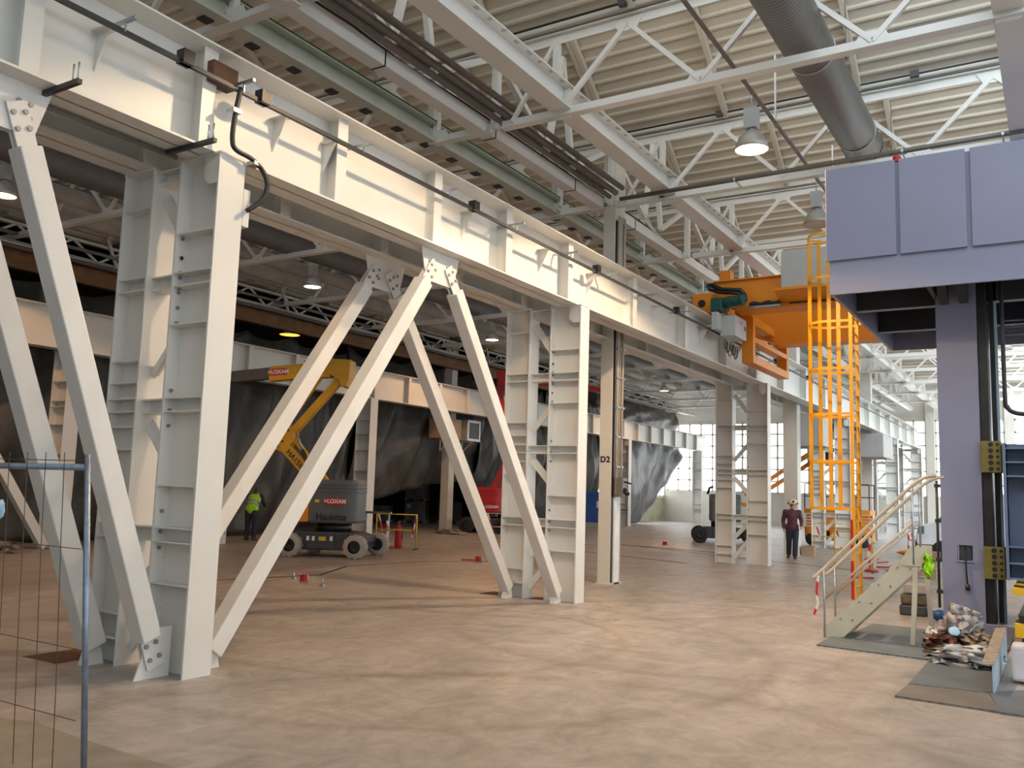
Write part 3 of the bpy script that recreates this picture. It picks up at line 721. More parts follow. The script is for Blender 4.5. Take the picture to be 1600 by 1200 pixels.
m = MB(t.location); m.tube([(-7.44, 16.36, 1.86), (-7.34, 16.30, 1.77)], .05, 10); m.bar((-7.44, 16.36, 2.02), (-7.28, 16.33, 1.98), .03, .03); m.build('socket', M['black'], t)
# ================================================================== PRESS on the right
PX0, PX1, PY0, PY1, PZ0, PZ1 = -2.71, 3.6, 12.87, 18.2, 4.67, 6.52
press = thing('hydraulic_press', 'huge lavender grey press with an overhanging head on thick columns', 'press', (-1.2, 14.4, 0))
O = press.location
m = MB(O)
m.box(PX0, PX1, PY0, PY0+.05, PZ0, PZ1-.05)                         # front plate of the head
m.box(PX0, PX0+.05, PY0+.05, PY1-.05, PZ0, PZ1-.1); m.box(PX1-.05, PX1, PY0+.05, PY1-.05, PZ0, PZ1-.1); m.box(PX0, PX1, PY1-.05, PY1, PZ0, PZ1-.1)
m.box(PX0, PX1, PY0+.05, PY1, PZ1-.1, PZ1-.05); 
m.build('crown', M['press'], press)
for x0, x1 in ((-2.745, -1.815), (-1.765, -.945), (-.885, .02), (.08, 1.0), (1.06, 2.0), (2.06, 3.6)):
    MB(O).box(x0, x1, 12.825, 12.868, 5.15, 6.50).build('cover_panel', M['press'], press, bevel=.006)
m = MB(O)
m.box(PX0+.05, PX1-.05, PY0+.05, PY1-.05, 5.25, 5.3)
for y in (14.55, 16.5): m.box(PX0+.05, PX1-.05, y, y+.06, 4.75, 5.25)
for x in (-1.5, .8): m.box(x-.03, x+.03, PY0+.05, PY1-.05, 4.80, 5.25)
m.build('crown_ribs', M['press_shade'], press)
m = MB(O)
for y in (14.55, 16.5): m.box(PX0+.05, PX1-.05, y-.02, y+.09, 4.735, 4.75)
m.build('rib_flange', M['press'], press)
for cx, s in ((-1.49, 1), (2.35, -1)):
    x0, x1 = (cx, cx+.53) if s > 0 else (cx-.53, cx)
    c = MB(O)
    if s > 0:
        # front plate with the socket opening and the low opening left free
        hx0, hx1, hz0, hz1 = -1.29, -1.10, .99, 1.20
        lx0, lx1, lz0, lz1 = -1.41, -1.06, .04, .19
        c.box(x0, x1, 14.14, 14.17, hz1, 5.25); c.box(x0, hx0, 14.14, 14.17, hz0, hz1); c.box(hx1, x1, 14.14, 14.17, hz0, hz1)
        c.box(x0, x1, 14.14, 14.17, lz1, hz0); c.box(x0, lx0, 14.14, 14.17, 0, lz1); c.box(lx1, x1, 14.14, 14.17, 0, lz1); c.box(lx0, lx1, 14.14, 14.17, 0, lz0)
        c.box(x0, x1, 14.26, 14.29, 0, 5.25)
    else: c.box(x0, x1, 14.14, 14.2, 0, 5.25)
    c.box(x0, x0+.03, 14.17, 15.9, 0, 5.25); c.box(x1-.03, x1, 14.17, 15.9, 0, 5.25); c.box(x0, x1, 15.87, 15.9, 0, 5.25)
    c.build('column', M['press'], press)
    for d in (.06, .32):
        MB(O).prism([(x0+d, 14.14, 4.66), (x0+d, 14.14, 5.25), (x0+d, 13.2, 5.25)], (.12, 0, 0)).build('column_bracket', M['press_shade'], press)
m = MB(O); m.box(-1.31, -1.08, 14.12, 14.14, .965, .985); m.box(-1.285, -1.27, 14.13, 14.25, .99, 1.2); m.build('socket_frame', M['press'], press)
MB(O).box(-1.27, -1.12, 14.18, 14.25, 1.0, 1.19).build('socket_box', M['chassis'], press)
MB(O).tube([(-1.19, 14.18, 1.16), (-1.19, 14.12, 1.06), (-1.185, 14.11, .85), (-1.175, 14.11, .66)], .01, 8).build('socket_cable', M['black'], press)
MB(O).tube([(-1.175, 14.11, .66), (-1.17, 14.11, .58)], .03, 10).build('plug', M['black'], press)
# service pipe up the left side of the column
m = MB(O); m.tube([(-1.55, 14.25, .3), (-1.55, 14.25, 2.1)], .018, 8)
for z in (.5, .95, 1.5, 2.0): m.box(-1.58, -1.49, 14.22, 14.28, z, z+.05)
m.build('service_pipe', M['dark'], press)
# slideway, gibs, slide
m = MB(O); m.box(-.955, -.84, 14.20, 14.9, .1, 5.2); m.box(-.82, -.765, 14.5, 14.62, .05, 5.2); m.box(-.765, -.735, 14.62, 14.8, .05, 5.2)
m.build('slideway', M['rail_dark'], press)
m = MB(O); 
for z in [.35+.28*k for k in range(16)]: m.bolts([(-.93+.05*(int(z*10) % 2), 14.20, z)], (0, -1, 0), .014, .01)
m.build('slideway_bolt_row', M['black'], press)
MB(O).box(-.76, -.725, 14.55, 14.6, .05, 5.2).build('guide_strip', M['lightblue'], press)
for z0, z1 in ((2.22, 2.66), (.76, 1.2)):
    g = MB(O); g.box(-.955, -.70, 14.05, 14.3, z0, z1)
    hole = []
    gb = g.build('gib_block', M['gib'], press, bevel=.008)
    h = MB(O)
    for k in range(5):
        z = z0+.05+(z1-z0-.1)*k/4
        h.tube([(-.83, 14.052, z), (-.83, 14.045, z)], .033, 12, sm=False); h.tube([(-.745, 14.052, z), (-.745, 14.045, z)], .022, 10, sm=False)
    h.build('bolt_hole', M['black'], gb)
sl = MB(O)
sl.box(-.68, -.64, 13.85, 15.3, .78, 2.62); sl.box(-.66, 2.3, 14.15, 15.3, .78, 2.62)
slide = sl.build('slide', M['slide'], press)
for x0, x1 in ((-.60, -.30), (-.22, .4)):
    for z in (2.55, 2.36, 2.17, 1.22, 1.0, .80):
        MB(O).box(x0-.04, x1+.04, 13.88, 14.16, z-.012, z+.012).build('slide_rib', M['slide'], slide)
for x in (-.66, -.26, .44): MB(O).box(x-.02, x+.02, 13.86, 14.16, .78, 2.62).build('slide_stiffener', M['slide'], slide)
MB(O).tube(smooth([(-.62, 13.8, 5.2), (-.62, 13.8, 3.3), (-.60, 13.8, 3.12), (-.52, 13.8, 3.03), (-.3, 13.8, 3.0), (.3, 13.8, 3.0)]), .028, 10).build('hose', M['black'], press)
m = MB(O)
for z in (4.4, 4.52, 4.62): m.tube([(-.7, 15.5, z), (2, 15.5, z)], .015, 6)
m.build('hydraulic_line', M['galv'], press)
# bed, foot and tooling at the bottom
m = MB(O); m.box(-.96, -.5, 14.05, 15.6, 0, .14); m.box(-.5, 2.4, 13.6, 15.8, 0, .42); m.build('bed', M['press'], press)
for (y0, z0, z1) in ((12.5, .68, .80), (12.3, .24, .40)):
    pass
MB(O).box(-.56, 1.4, 12.55, 14.0, .70, .775).build('tool_holder', M['hazard'], press)
MB(O).box(-.54, 1.4, 12.35, 14.0, .22, .38).build('bolster_edge', M['hazard'], press)
MB(O).box(-.50, 1.4, 12.45, 14.0, .38, .47).build('die_plate', M['rail_dark'], press)
MB(O).box(-.48, 1.4, 12.6, 14.0, 0, .22).build('bolster', M['chassis'], press)
tag(MB((-2.62, 13.2, 6.5)).tube([(-1.80, 12.95, 6.47), (-1.80, 12.95, 6.53)], .07, 12).ball((-1.80, 12.95, 6.55), .06).build('warning_beacon', M['red']), 'small red beacon on top of the press head', 'beacon')

# ------------------------------------------------------------------ yellow caged ladder
lad = thing('caged_ladder', 'yellow safety-caged ladder beside the press head', 'ladder', (-3.1, 16.6, 0))
O = lad.location
y0, y1 = 16.35, 16.92; xl = -3.1
for y in (y0, y1): MB(O).box(xl-.03, xl+.03, y-.012, y+.012, .02, 7.0).build('stile', M['yellow'], lad)
for k in range(24):
    MB(O).tube([(xl, y0, .3+.28*k), (xl, y1, .3+.28*k)], .014, 8).build('rung', M['yellow'], lad)
def hoop(z, w=.045):
    pts = []
    cy = (y0+y1)/2; hw = .34
    for k in range(15):
        a = math.pi*k/14
        pts.append((xl-.42-.36*math.sin(a), cy-hw*math.cos(a)))
    pts = [(xl, cy-.285)]+pts+[(xl, cy+.285)]
    h = MB(O)
    n = len(pts)
    vs = [(p[0], p[1], zz) for zz in (z-w/2, z+w/2) for p in pts]
    vs += [(p[0]+.006, p[1], zz) for zz in (z-w/2, z+w/2) for p in pts]
    fs = [(i, i+1, n+i+1, n+i) for i in range(n-1)]+[(2*n+i, 3*n+i, 3*n+i+1, 2*n+i+1) for i in range(n-1)]
    fs += [(n+i, n+i+1, 3*n+i+1, 3*n+i) for i in range(n-1)]+[(i, 2*n+i, 2*n+i+1, i+1) for i in range(n-1)]
    h.add(vs, fs)
    return h.build('cage_hoop', M['yellow'], lad)
for z in (6.62, 5.80, 4.97, 4.12, 3.30, 2.46, 1.63): hoop(z)
cy = (y0+y1)/2
for a in (100, 141, 168, 180):
    x = xl-(.42 if a < 180 else .33)-.365*math.sin(R(a)); y = cy-.34*math.cos(R(a))
    f = max(a, 140); d = Vector((-math.sin(R(f)), -math.cos(R(f)), 0)); s = Vector((-d.y, d.x, 0))
    b = MB(O); c = Vector((x, y, 0)); p = [c+s*.036+d*.006, c-s*.036+d*.006, c-s*.036-d*.006, c+s*.036-d*.006]
    b.prism([q+Vector((0, 0, 1.60)) for q in p], (0, 0, 5.06)); b.build('cage_strap', M['yellow'], lad)
for z in (5.0, 6.2):
    MB(O).bar((xl, y1, z), (PX0, y1, z), .04, .04).build('wall_bracket', M['yellow'], lad)
# red and white tape tied to the ladder stile
tag(MB((-3.1, 16.3, 0)).box(-3.145, -3.105, 16.30, 16.335, .1, .75).box(-3.14, -3.11, 16.295, 16.33, .95, 1.45).build('red_tape', M['sign_red']), 'red plastic tape tied round the foot of the yellow ladder', 'tape')

# ------------------------------------------------------------------ stair in front of the press
st = thing('steel_stair', 'cream steel stair with twin tube handrails climbing towards the press column', 'stair', (-2.2, 12.6, 0))
O = st.location
for yy in (12.3, 12.95):
    sb = MB(O); d = Vector((1, 0, 1)).normalized(); nrm = Vector((-1, 0, 1)).normalized()*.105
    a = Vector((-2.63, yy, .06)); b = Vector((-1.6, yy, 1.07))
    sb.prism([a+nrm+Vector((-.03, 0, -.03)), b+nrm, b-nrm, a-nrm+Vector((.05, 0, .0)), Vector((-2.56, yy, 0)), Vector((-2.72, yy, 0))], (0, .014, 0))
    bo = []
    for k in range(4):
        c = a+d*(.22+.33*k); bo += [c+nrm*.45, c-nrm*.55+d*.1]
    sb.bolts([Vector((p.x, yy, p.z)) for p in bo], (0, -1, 0), .013, .012, 1)
    sb.build('stringer', [M['stair'], M['bolt']], st)
    MB(O).prism([(-1.76, yy-.016, .98), (-1.52, yy-.016, .98), (-1.48, yy-.016, 1.06), (-1.48, yy-.016, 1.22), (-1.66, yy-.016, 1.22), (-1.76, yy-.016, 1.06)], (0, .014, 0)).build('top_bracket', M['stair'], st)
for k in range(4):
    z = .22+.23*k; x = -2.60+.23*k
    MB(O).box(x, x+.22, 12.314, 12.95, z, z+.03).build('tread', M['stair'], st)
MB(O).bar((-1.60, 12.32, 1.02), (-1.655, 12.32, .0), .055, .055, up=(0, 1, 0)).build('leg', M['stair'], st)
MB(O).bar((-1.56, 12.95, 1.0), (-1.50, 12.95, .0), .055, .055, up=(0, 1, 0)).build('leg', M['rail'], st)
for yy in (12.3, 12.95):
    pts = [(-2.86, yy, .73), (-2.71, yy, .87), (-2.2, yy, 1.40), (-1.72, yy, 1.885), (-1.60, yy, 2.0), (-1.52, yy, 2.06), (-1.44, yy, 2.10), (-1.34, yy, 2.115)]
    if yy > 12.5: pts = [(x+.02, y, z-.0) for x, y, z in pts]
    MB(O).tube(smooth(pts, 4), .024, 12).build('handrail', M['rail'], st)
    MB(O).tube([(-2.71, yy, .48), (-2.2, yy, .98), (-1.62, yy, 1.52)], .016, 10).build('mid_rail', M['rail'], st)
    MB(O).tube([(-2.71, yy-.01, 0), (-2.71, yy-.01, .88)], .013, 8).build('post', M['galv'], st)
    MB(O).tube([(-1.62, yy-.01, 1.0), (-1.62, yy-.01, 1.97)], .013, 8).build('post', M['galv'], st)
# lime rag on the stair end
def crumple(name, c, sx, sy, sz, m, seed, lab, cat, n=20, group=None, rough=.5, freq=2.2):
    b = MB(c); b.ball(c, 1, 0, n)
    for i, v in enumerate(b.v):
        d = v-b.o
        q = noise.noise_vector(d*freq+Vector((seed, seed*1.7, 0)))*rough
        d2 = Vector((d.x*sx, d.y*sy, d.z*sz))
        d2 += Vector((q.x*sx, q.y*sy, q.z*sz*.7))
        b.v[i] = b.o+d2
    zmin = min(v.z for v in b.v)
    o = b.build(name, m); return tag(o, lab, cat, group)
crumple('lime_rag', (-1.45, 12.27, 1.0), .05, .05, .13, M['lime'], 3, 'lime green rag hanging over the top end of the cream stair', 'rag', 32, rough=1.0, freq=2.6)
def strip(name, pts, w, m, lab, cat, group=None):
    b = MB(pts[0])
    for p, q in zip(pts[:-1], pts[1:]): b.bar(p, q, .006, w, up=(.3, 0, 1))
    return tag(b.build(name, m), lab, cat, group)
strip('barrier_tape', [(-2.78, 12.28, .78), (-2.80, 12.26, .58), (-2.78, 12.25, .42), (-2.83, 12.24, .28)], .03, M['tape'], 'red and white tape dangling from the lower end of the stair handrail', 'tape')

# ------------------------------------------------------------------ floor plates, trash and bits by the press
def plate(name, lab, poly, m, h=.018, group='floor plates by the press'):
    b = MB((poly[0][0], poly[0][1], 0)); b.prism([(x, y, .001) for x, y in poly], (0, 0, h)); return tag(b.build(name, m), lab, 'floor plate', group)
plate('tread_plate', 'blue grey tread plate under the foot of the cream stair', [(-2.62, 11.45), (-1.37, 11.3), (-1.37, 12.2), (-2.62, 12.25)], M['tread'])
plate('tread_plate', 'dark tread plate in the shade behind the stair legs', [(-2.5, 12.28), (-1.37, 12.22), (-1.37, 13.9), (-2.4, 14.0)], M['tread'])
plate('tread_plate', 'blue tread plate under the heap of rubbish before the press column', [(-1.345, 9.66), (-.63, 9.72), (-.63, 13.9), (-1.345, 13.9)], M['tread'])
plate('tread_plate', 'brown dusty edge plate in front of the blue tread plate', [(-1.37, 8.98), (-.52, 8.90), (-.66, 9.68), (-1.345, 9.62)], M['tread_dark'])
plate('tread_plate', 'blue tread plate at the right picture edge beyond the upright angle plate', [(-.52, 8.88), (1.5, 8.8), (1.5, 12.3), (-.66, 9.74)], M['tread'])
t = thing('angle_plate', 'pale blue upright steel plate standing on the tread plate by the white canister', 'steel plate', (-.68, 10.5, .02))
MB(t.location).prism([(-.625, 9.72, .02), (-.625, 11.9, .02), (-.625, 11.9, .36), (-.625, 9.72, .27)], (.02, 0, 0)).build('upright', M['lightblue'], t)
MB(t.location).prism([(-.715, 9.72, .262), (-.605, 9.72, .27), (-.605, 11.9, .365), (-.715, 11.9, .355)], (0, 0, .012)).build('flange', M['cloth_tan'], t)
t = thing('canister', 'white plastic canister at the right picture edge behind the upright plate', 'canister', (-.28, 10.6, .02))
m = MB(t.location); m.box(-.50, -.12, 10.45, 10.75, .025, .38); m.build('body', M['tank'], t, bevel=.03)
MB(t.location).tube([(-.28, 10.6, .38), (-.28, 10.6, .43)], .035, 12).build('cap', M['red'], t)
crumple('plastic_bag', (-1.08, 12.15, .27), .19, .15, .24, M['film'], 1.3, 'clear crumpled plastic bag on top of the rubbish heap', 'bag', 40, rough=.9, freq=3.4)
crumple('plastic_bag', (-.96, 11.2, .09), .27, .17, .11, M['paper'], 8.2, 'white crumpled plastic sheet at the front of the rubbish heap', 'sheet', 40, rough=1.2, freq=3.2)
crumple('brown_rag', (-1.24, 12.0, .10), .2, .16, .12, M['cloth_brown'], 4.4, 'rust brown rag under the clear bag', 'rag', 36, rough=1.0, freq=3)
crumple('tan_rag', (-.86, 11.95, .13), .20, .16, .13, M['cloth_tan'], 6.4, 'tan crumpled cloth on the right of the rubbish heap', 'rag', 36, rough=1.0, freq=3)
crumple('olive_rag', (-1.14, 11.5, .07), .18, .14, .07, M['cloth_olive'], 9.1, 'olive brown crumpled cloth at the front left of the rubbish heap', 'rag', 36, rough=1.1, freq=3)
crumple('white_rag', (-1.40, 12.1, .14), .07, .07, .11, M['paper'], 2.1, 'small white torn bag at the left end of the rubbish heap', 'bag', 28, rough=1.1, freq=3)
crumple('crumpled_paper', (-.71, 11.55, .08), .08, .06, .05, M['cloth_tan'], 7.7, 'small scrap of packing paper right of the white sheet', 'paper', 14, rough=.8)
tag(MB((-1.16, 11.95, .26)).lathe([(0, 0), (.055, 0), (.062, .012), (.06, .016), (.0, .006)], (-1.15, 11.93, .27), 20, (.15, -.75, .6)).build('paper_plate', M['blue_plate']), 'pale blue round lid lying tilted in the rubbish heap', 'lid')
for k, (x, y, s, m, lab) in enumerate([(-2.08, 15.7, .2, 'chassis', 'lowest dark bundle of the stack on the floor behind the stair'), (-2.06, 15.7, .2, 'cloth_olive', 'middle bundle of the stack on the floor behind the stair'), (-2.02, 15.68, .19, 'ebox_dark', 'topmost pale bundle of the stack behind the stair')]):
    tag(MB((x, y, .17*k)).box(x-s, x+s, y-s*.7, y+s*.7, .17*k, .17*k+.165).build('wrapped_bundle', M[m], bevel=.03), lab, 'bundle', 'wrapped bundles behind the stair')
crumple('blue_sack', (-1.66, 15.25, .08), .14, .14, .08, M['blue'], 5.5, 'blue sack lying on the floor left of the press column', 'sack', 14, rough=.4)

# ================================================================== OVERHEAD CRANE
cr = thing('bridge_crane', 'orange overhead bridge crane with a teal motor rolling on the white runway', 'crane', (-6.6, 21, 5.97))
O = cr.location
m = MB(O); m.box(-7.2, -6.80, 20.2, 24.6, 6.02, 6.45); m.box(-7.22, -6.76, 19.55, 20.2, 6.0, 6.48); m.build('end_truck', M['orange'], cr, bevel=.01)
for y in (19.9, 24.2): MB(O).lathe([(.0, -.06), (.2, -.06), (.2, .06), (0, .06)], (-6.98, y, 6.17), 20, (1, 0, 0), cap=False).build('wheel', M['dark'], cr)
MB(O).tube([(-6.99, 19.56, 6.24), (-6.99, 19.53, 6.24)], .09, 16).build('bearing_hole', M['black'], cr)
def girder(y0, y1, z0, z1, x0):
    g = MB(O); g.prism([(x0, y0, z1), (x0, y0, z0+.25), (x0+.6, y0, z0), (15.0, y0, z0), (15.0, y0, z1)], (0, y1-y0, 0))
    g.box(x0, 15, y0-.06, y1+.06, z1, z1+.03); g.box(x0+.5, 15, y0-.06, y1+.06, z0-.03, z0)
    return g.build('girder', M['orange'], cr)
girder(20.0, 20.5, 6.12, 6.82, -6.85)
girder(22.6, 23.1, 5.72, 6.9, -6.7)
m = MB(O); m.box(-6.0, -5.25, 19.8, 19.99, 6.10, 6.14); m.build('festoon_rail', M['galv'], cr)
m = MB(O)
for k in range(14): m.tube([(-5.95+k*.05, 19.9, 6.14), (-5.95+k*.05, 19.9, 6.24+.02*math.sin(k))], .035, 8)
m.build('festoon_cables', M['black'], cr)
m = MB(O); m.tube([(-6.95, 19.9, 6.74), (-6.80, 19.75, 6.70), (-6.57, 19.68, 6.56), (-6.3, 19.66, 6.52), (-6.12, 19.66, 6.50), (-6.04, 19.7, 6.40), (-6.03, 19.75, 6.24)], .06, 10); m.tube([(-6.9, 19.8, 6.62), (-6.57, 19.62, 6.48), (-6.3, 19.6, 6.44), (-6.14, 19.62, 6.42), (-6.08, 19.68, 6.25)], .04, 10); m.build('cable_bundle', M['black'], cr)
m = MB(O); m.tube([(-6.45, 19.5, 6.20), (-6.05, 19.45, 6.22)], .12, 16); m.tube([(-6.05, 19.45, 6.22), (-5.95, 19.44, 6.22)], .13, 16)
m.box(-6.70, -6.44, 19.3, 19.6, 5.98, 6.30); m.build('drive_motor', M['teal'], cr, bevel=.02)
m = MB(O)
for k in range(6): m.lathe([(.12, 0), (.135, 0), (.135, .012), (.12, .012)], (-6.36+k*.055, 19.49-.007*k, 6.204+.003*k), 16, (1, -.13, .05))
m.build('motor_fins', M['teal'], cr)
MB(O).box(-6.75, -6.5, 20.1, 20.4, 6.82, 7.12).build('buffer_post', M['orange'], cr)
MB(O).box(-5.2, -3.2, 19.7, 19.95, 6.42, 7.32).build('control_cabinet', M['ebox'], cr, bevel=.01)
m = MB(O); m.prism([(-5.28, 19.4, 6.36), (-5.28, 19.98, 6.36), (-5.28, 19.98, 6.42), (-5.28, 19.4, 6.42)], (3.6, 0, 0)); m.prism([(-5.28, 19.42, 6.36), (-5.28, 19.98, 6.36), (-5.28, 19.98, 6.2), ], (3.6, 0, 0)); m.build('walkway', M['orange'], cr)
MB(O).box(-5.1, -1.7, 19.99, 20.0, 6.16, 6.26).build('cable_slot', M['rust'], cr)
# hanging guard frame in front of the runway with the small junction cabinet
m = MB(O)
def rect_frame(m, y0, y1, z0, z1, x, w, d):
    m.box(x-d/2, x+d/2, y0, y1, z0, z0+w); m.box(x-d/2, x+d/2, y0, y1, z1-w, z1); m.box(x-d/2+.004, x+d/2-.004, y0, y0+w, z0+w, z1-w); m.box(x-d/2+.004, x+d/2-.004, y1-w, y1, z0+w, z1-w)
rect_frame(m, 20.75, 24.0, 4.98, 6.10, -6.28, .19, .28); m.box(-6.41, -6.15, 20.94, 23.81, 5.5, 5.62); m.box(-6.6, -6.2, 20.8, 21.0, 5.9, 6.3); m.box(-6.6, -6.2, 23.6, 23.8, 5.9, 6.3)
m.build('guard_frame', M['orange'], cr, bevel=.008)
m = MB(O); m.box(-6.55, -6.20, 19.55, 20.4, 5.44, 5.92); m.box(-6.64, -6.5, 19.2, 20.2, 5.55, 5.95); m.build('junction_cabinet', M['ebox'], cr, bevel=.01)
MB(O).box(-6.196, -6.19, 20.25, 20.32, 5.66, 5.76).build('cabinet_latch', M['black'], cr)
MB(O).prism([(-6.197, 19.95, 5.78), (-6.197, 20.07, 5.78), (-6.197, 20.01, 5.86)], (.004, 0, 0)).build('warning_sign', M['orange'], cr)
m = MB(O)
for k in range(6):
    y = 19.5+.14*k; r = .13+.03*(k % 3)
    m.tube([(-6.4, y+r*math.cos(a)*.8, 5.38-r+r*math.sin(a)) for a in [R(200-i*22+180) for i in range(0, 12)]], .012, 6)
m.build('cable_loops', M['black'], cr)
MB(O).tube([(-6.6, 20.2, 6.0), (-6.6, 20.2, 6.35)], .05, 10).build('hook_cable', M['galv'], cr)
# ================================================================== HIGH-BAY LAMPS
def make_lamp(x, y, z, lab, lit, group, power=None, col=None, r=.26):
    t = thing('high_bay_lamp', lab, 'lamp', (x, y, z), group=group)
    m = MB(); m.box(-.10, .10, -.09, .09, .34, .66); m.box(-.085, .085, -.095, .095, .36, .64); m.build('ballast_box', M['ebox'], t)
    m = MB(); m.tube([(0, 0, .66), (0, 0, .95)], .012, 6); m.tube([(0, 0, .28), (0, 0, .35)], .06, 10); m.build('stem', M['galv'], t)
    m = MB(); m.lathe([(.05, .30), (.12, .28), (.19, .20), (.235, .09), (r, 0), (r-.012, 0), (.225, .085), (.18, .19), (.1, .265)], (0, 0, 0), 28); m.build('shade', M['lens_grey'], t)
    m = MB(); m.lathe([(0, .0), (r-.02, .0)], (0, 0, .012), 24); m.build('bulb', M[lit], t)
    if power:
        ld = bpy.data.lights.new('lamp_light', 'SPOT'); ld.energy = power; ld.color = col; ld.shadow_soft_size = .16; ld.spot_size = R(143); ld.spot_blend = .12
        lo = bpy.data.objects.new('lamp_light', ld); COL.objects.link(lo); lo.parent = t; lo.location = (0, 0, -.03)
    return t
WARM, ORG = (1, .70, .42), (1, .52, .22)
g = 'high bay lamps of the main bay'
make_lamp(-3.85, 12.95, 7.05, 'lit high bay lamp glowing warm white above the middle of the main bay', 'lamp_warm', g, P_MAIN*1.7, WARM)
make_lamp(-3.85, 17.2, 7.05, 'unlit grey high bay lamp beside the upper left corner of the press head', 'lamp_off', g)
make_lamp(-3.85, 7.6, 7.05, 'lit high bay lamp above the top of the picture over the main bay', 'lamp_warm', g, P_MAIN*.85, WARM)
make_lamp(-3.85, 4.4, 7.05, 'lit high bay lamp almost above the camera', 'lamp_warm', g, 20, WARM)
g = 'high bay lamps of the side bay'
make_lamp(-18.4, 9.5, 7.5, 'lit orange high bay lamp cut by the left picture edge', 'lamp_orange', g, P_SIDE, ORG)
make_lamp(-18.4, 18.45, 7.5, 'pale greenish high bay lamp above the yellow lift boom', 'lamp_green', g)
make_lamp(-18.4, 28.1, 7.5, 'lit warm high bay lamp seen left of the second twin column', 'lamp_warm', g, P_SIDE, ORG)
make_lamp(-18.4, 45.5, 7.5, 'distant yellow high bay lamp seen right of the D2 column', 'lamp_orange', g, P_SIDE, ORG)
make_lamp(-12.5, 9.5, 7.5, 'lit orange high bay lamp of the side bay hidden above the near girder', 'lamp_orange', g, P_SIDE*.5, ORG)
make_lamp(-12.5, 22.9, 7.5, 'lit orange high bay lamp of the side bay hidden behind the runway girders', 'lamp_orange', g, P_SIDE, ORG)
make_lamp(-1.5, 34.0, 7.05, 'grey high bay lamp beyond the crane, seen under the press head', 'lamp_off', 'high bay lamps of the main bay')

# ================================================================== FAR SIDE OF THE SIDE BAY
# clutter of old steel along the far wall
t = thing('wall_girder', 'long dusty box girder high along the far side of the side bay', 'steel beam', (-22.3, 20, 8.3))
m = MB(t.location); m.box(-22.6, -22.2, -12, 60, 8.2, 8.8); m.box(-22.7, -22.1, -12, 60, 8.8, 8.85); m.build('beam', M['cream'], t)
t = thing('lattice_walkway', 'dusty lattice gangway along the far wall under the box girder', 'lattice girder', (-22.0, 20, 7.6))
m = MB(t.location)
m.box(-22.05, -21.95, -12, 60, 8.0, 8.07); m.box(-22.05, -21.95, -12, 60, 7.47, 7.57); m.box(-22.6, -21.95, -12, 60, 7.55, 7.59); m.build('chord', M['cream'], t)
k = 0; y = -4
while y < 58:
    b = MB(t.location); b.bar((-22.0, y, 7.55), (-22.0, y+.75, 8.03), .06, .05, up=(1, 0, 0)); b.bar((-22.0, y+1.5, 7.55), (-22.0, y+.75, 8.03), .06, .05, up=(1, 0, 0)); b.build('lattice_bay', M['cream'], t)
    y += 1.5
tag(MB((-22.1, 20, 7.0)).box(-22.3, -22.1, -12, 40, 6.95, 7.4).build('brown_beam', M['brown_steel']), 'rust brown beam under the lattice gangway at the far wall', 'steel beam')
tag(MB((-20.9, 20, 9.0)).box(-21.3, -21.0, 5, 30, 8.95, 9.05).build('blue_tray', M['blueduct']), 'dark blue cable tray above the far wall gangway', 'cable tray')
for k, y in enumerate((9.8, 14.2, 20.6, 26.5, 33, 39)):
    t = thing('wall_bracket', 'cream triangular bracket frame on the far wall girder, %s from the camera' % ORD[k], 'bracket', (-21.8, y, 8), group='bracket frames on the far wall girder')
    m = MB(t.location); m.bar((-22.2, y, 8.8), (-21.2, y, 8.5), .09, .09); m.bar((-22.2, y, 8.15), (-21.2, y, 8.5), .09, .09); m.bar((-21.9, y-.4, 9.0), (-21.9, y+.3, 7.55), .07, .07, up=(1, 0, 0)); m.build('frame', M['cream'], t)
for k, (x, z, r, mm, lab) in enumerate(((-21.85, 7.75, .05, 'pipe_grey', 'thin grey pipe running inside the lattice gangway'), (-21.9, 8.3, .07, 'duct_white', 'dusty pipe along the face of the far box girder'), (-21.7, 7.38, .06, 'duct_dark', 'dark pipe hung below the lattice gangway'), (-22.0, 8.62, .04, 'rust', 'rusty thin pipe along the top of the far box girder'))):
    tag(MB((x, 20, z)).tube([(x, y, z+.02*math.sin(y)) for y in range(-10, 58, 2)], r, 8).build('wall_pipe', M[mm]), lab, 'pipe', 'pipes along the far wall girder')
for k in range(14):
    y = 8.5+k*2.7+random.random(); w = .3+random.random()*.8; z = 8.07+random.random()*.1
    tag(MB((-21.95, y, z)).box(-22.15, -21.75, y-w/2, y+w/2, z, z+.08+.12*random.random()).build('old_plank', M[('card', 'duct_white', 'duct_dark')[k % 3]]), '%s length of old board lying on the lattice gangway, %s from the camera' % (('brown', 'pale', 'dark')[k % 3], ORD[k]), 'board', 'old boards on the lattice gangway')
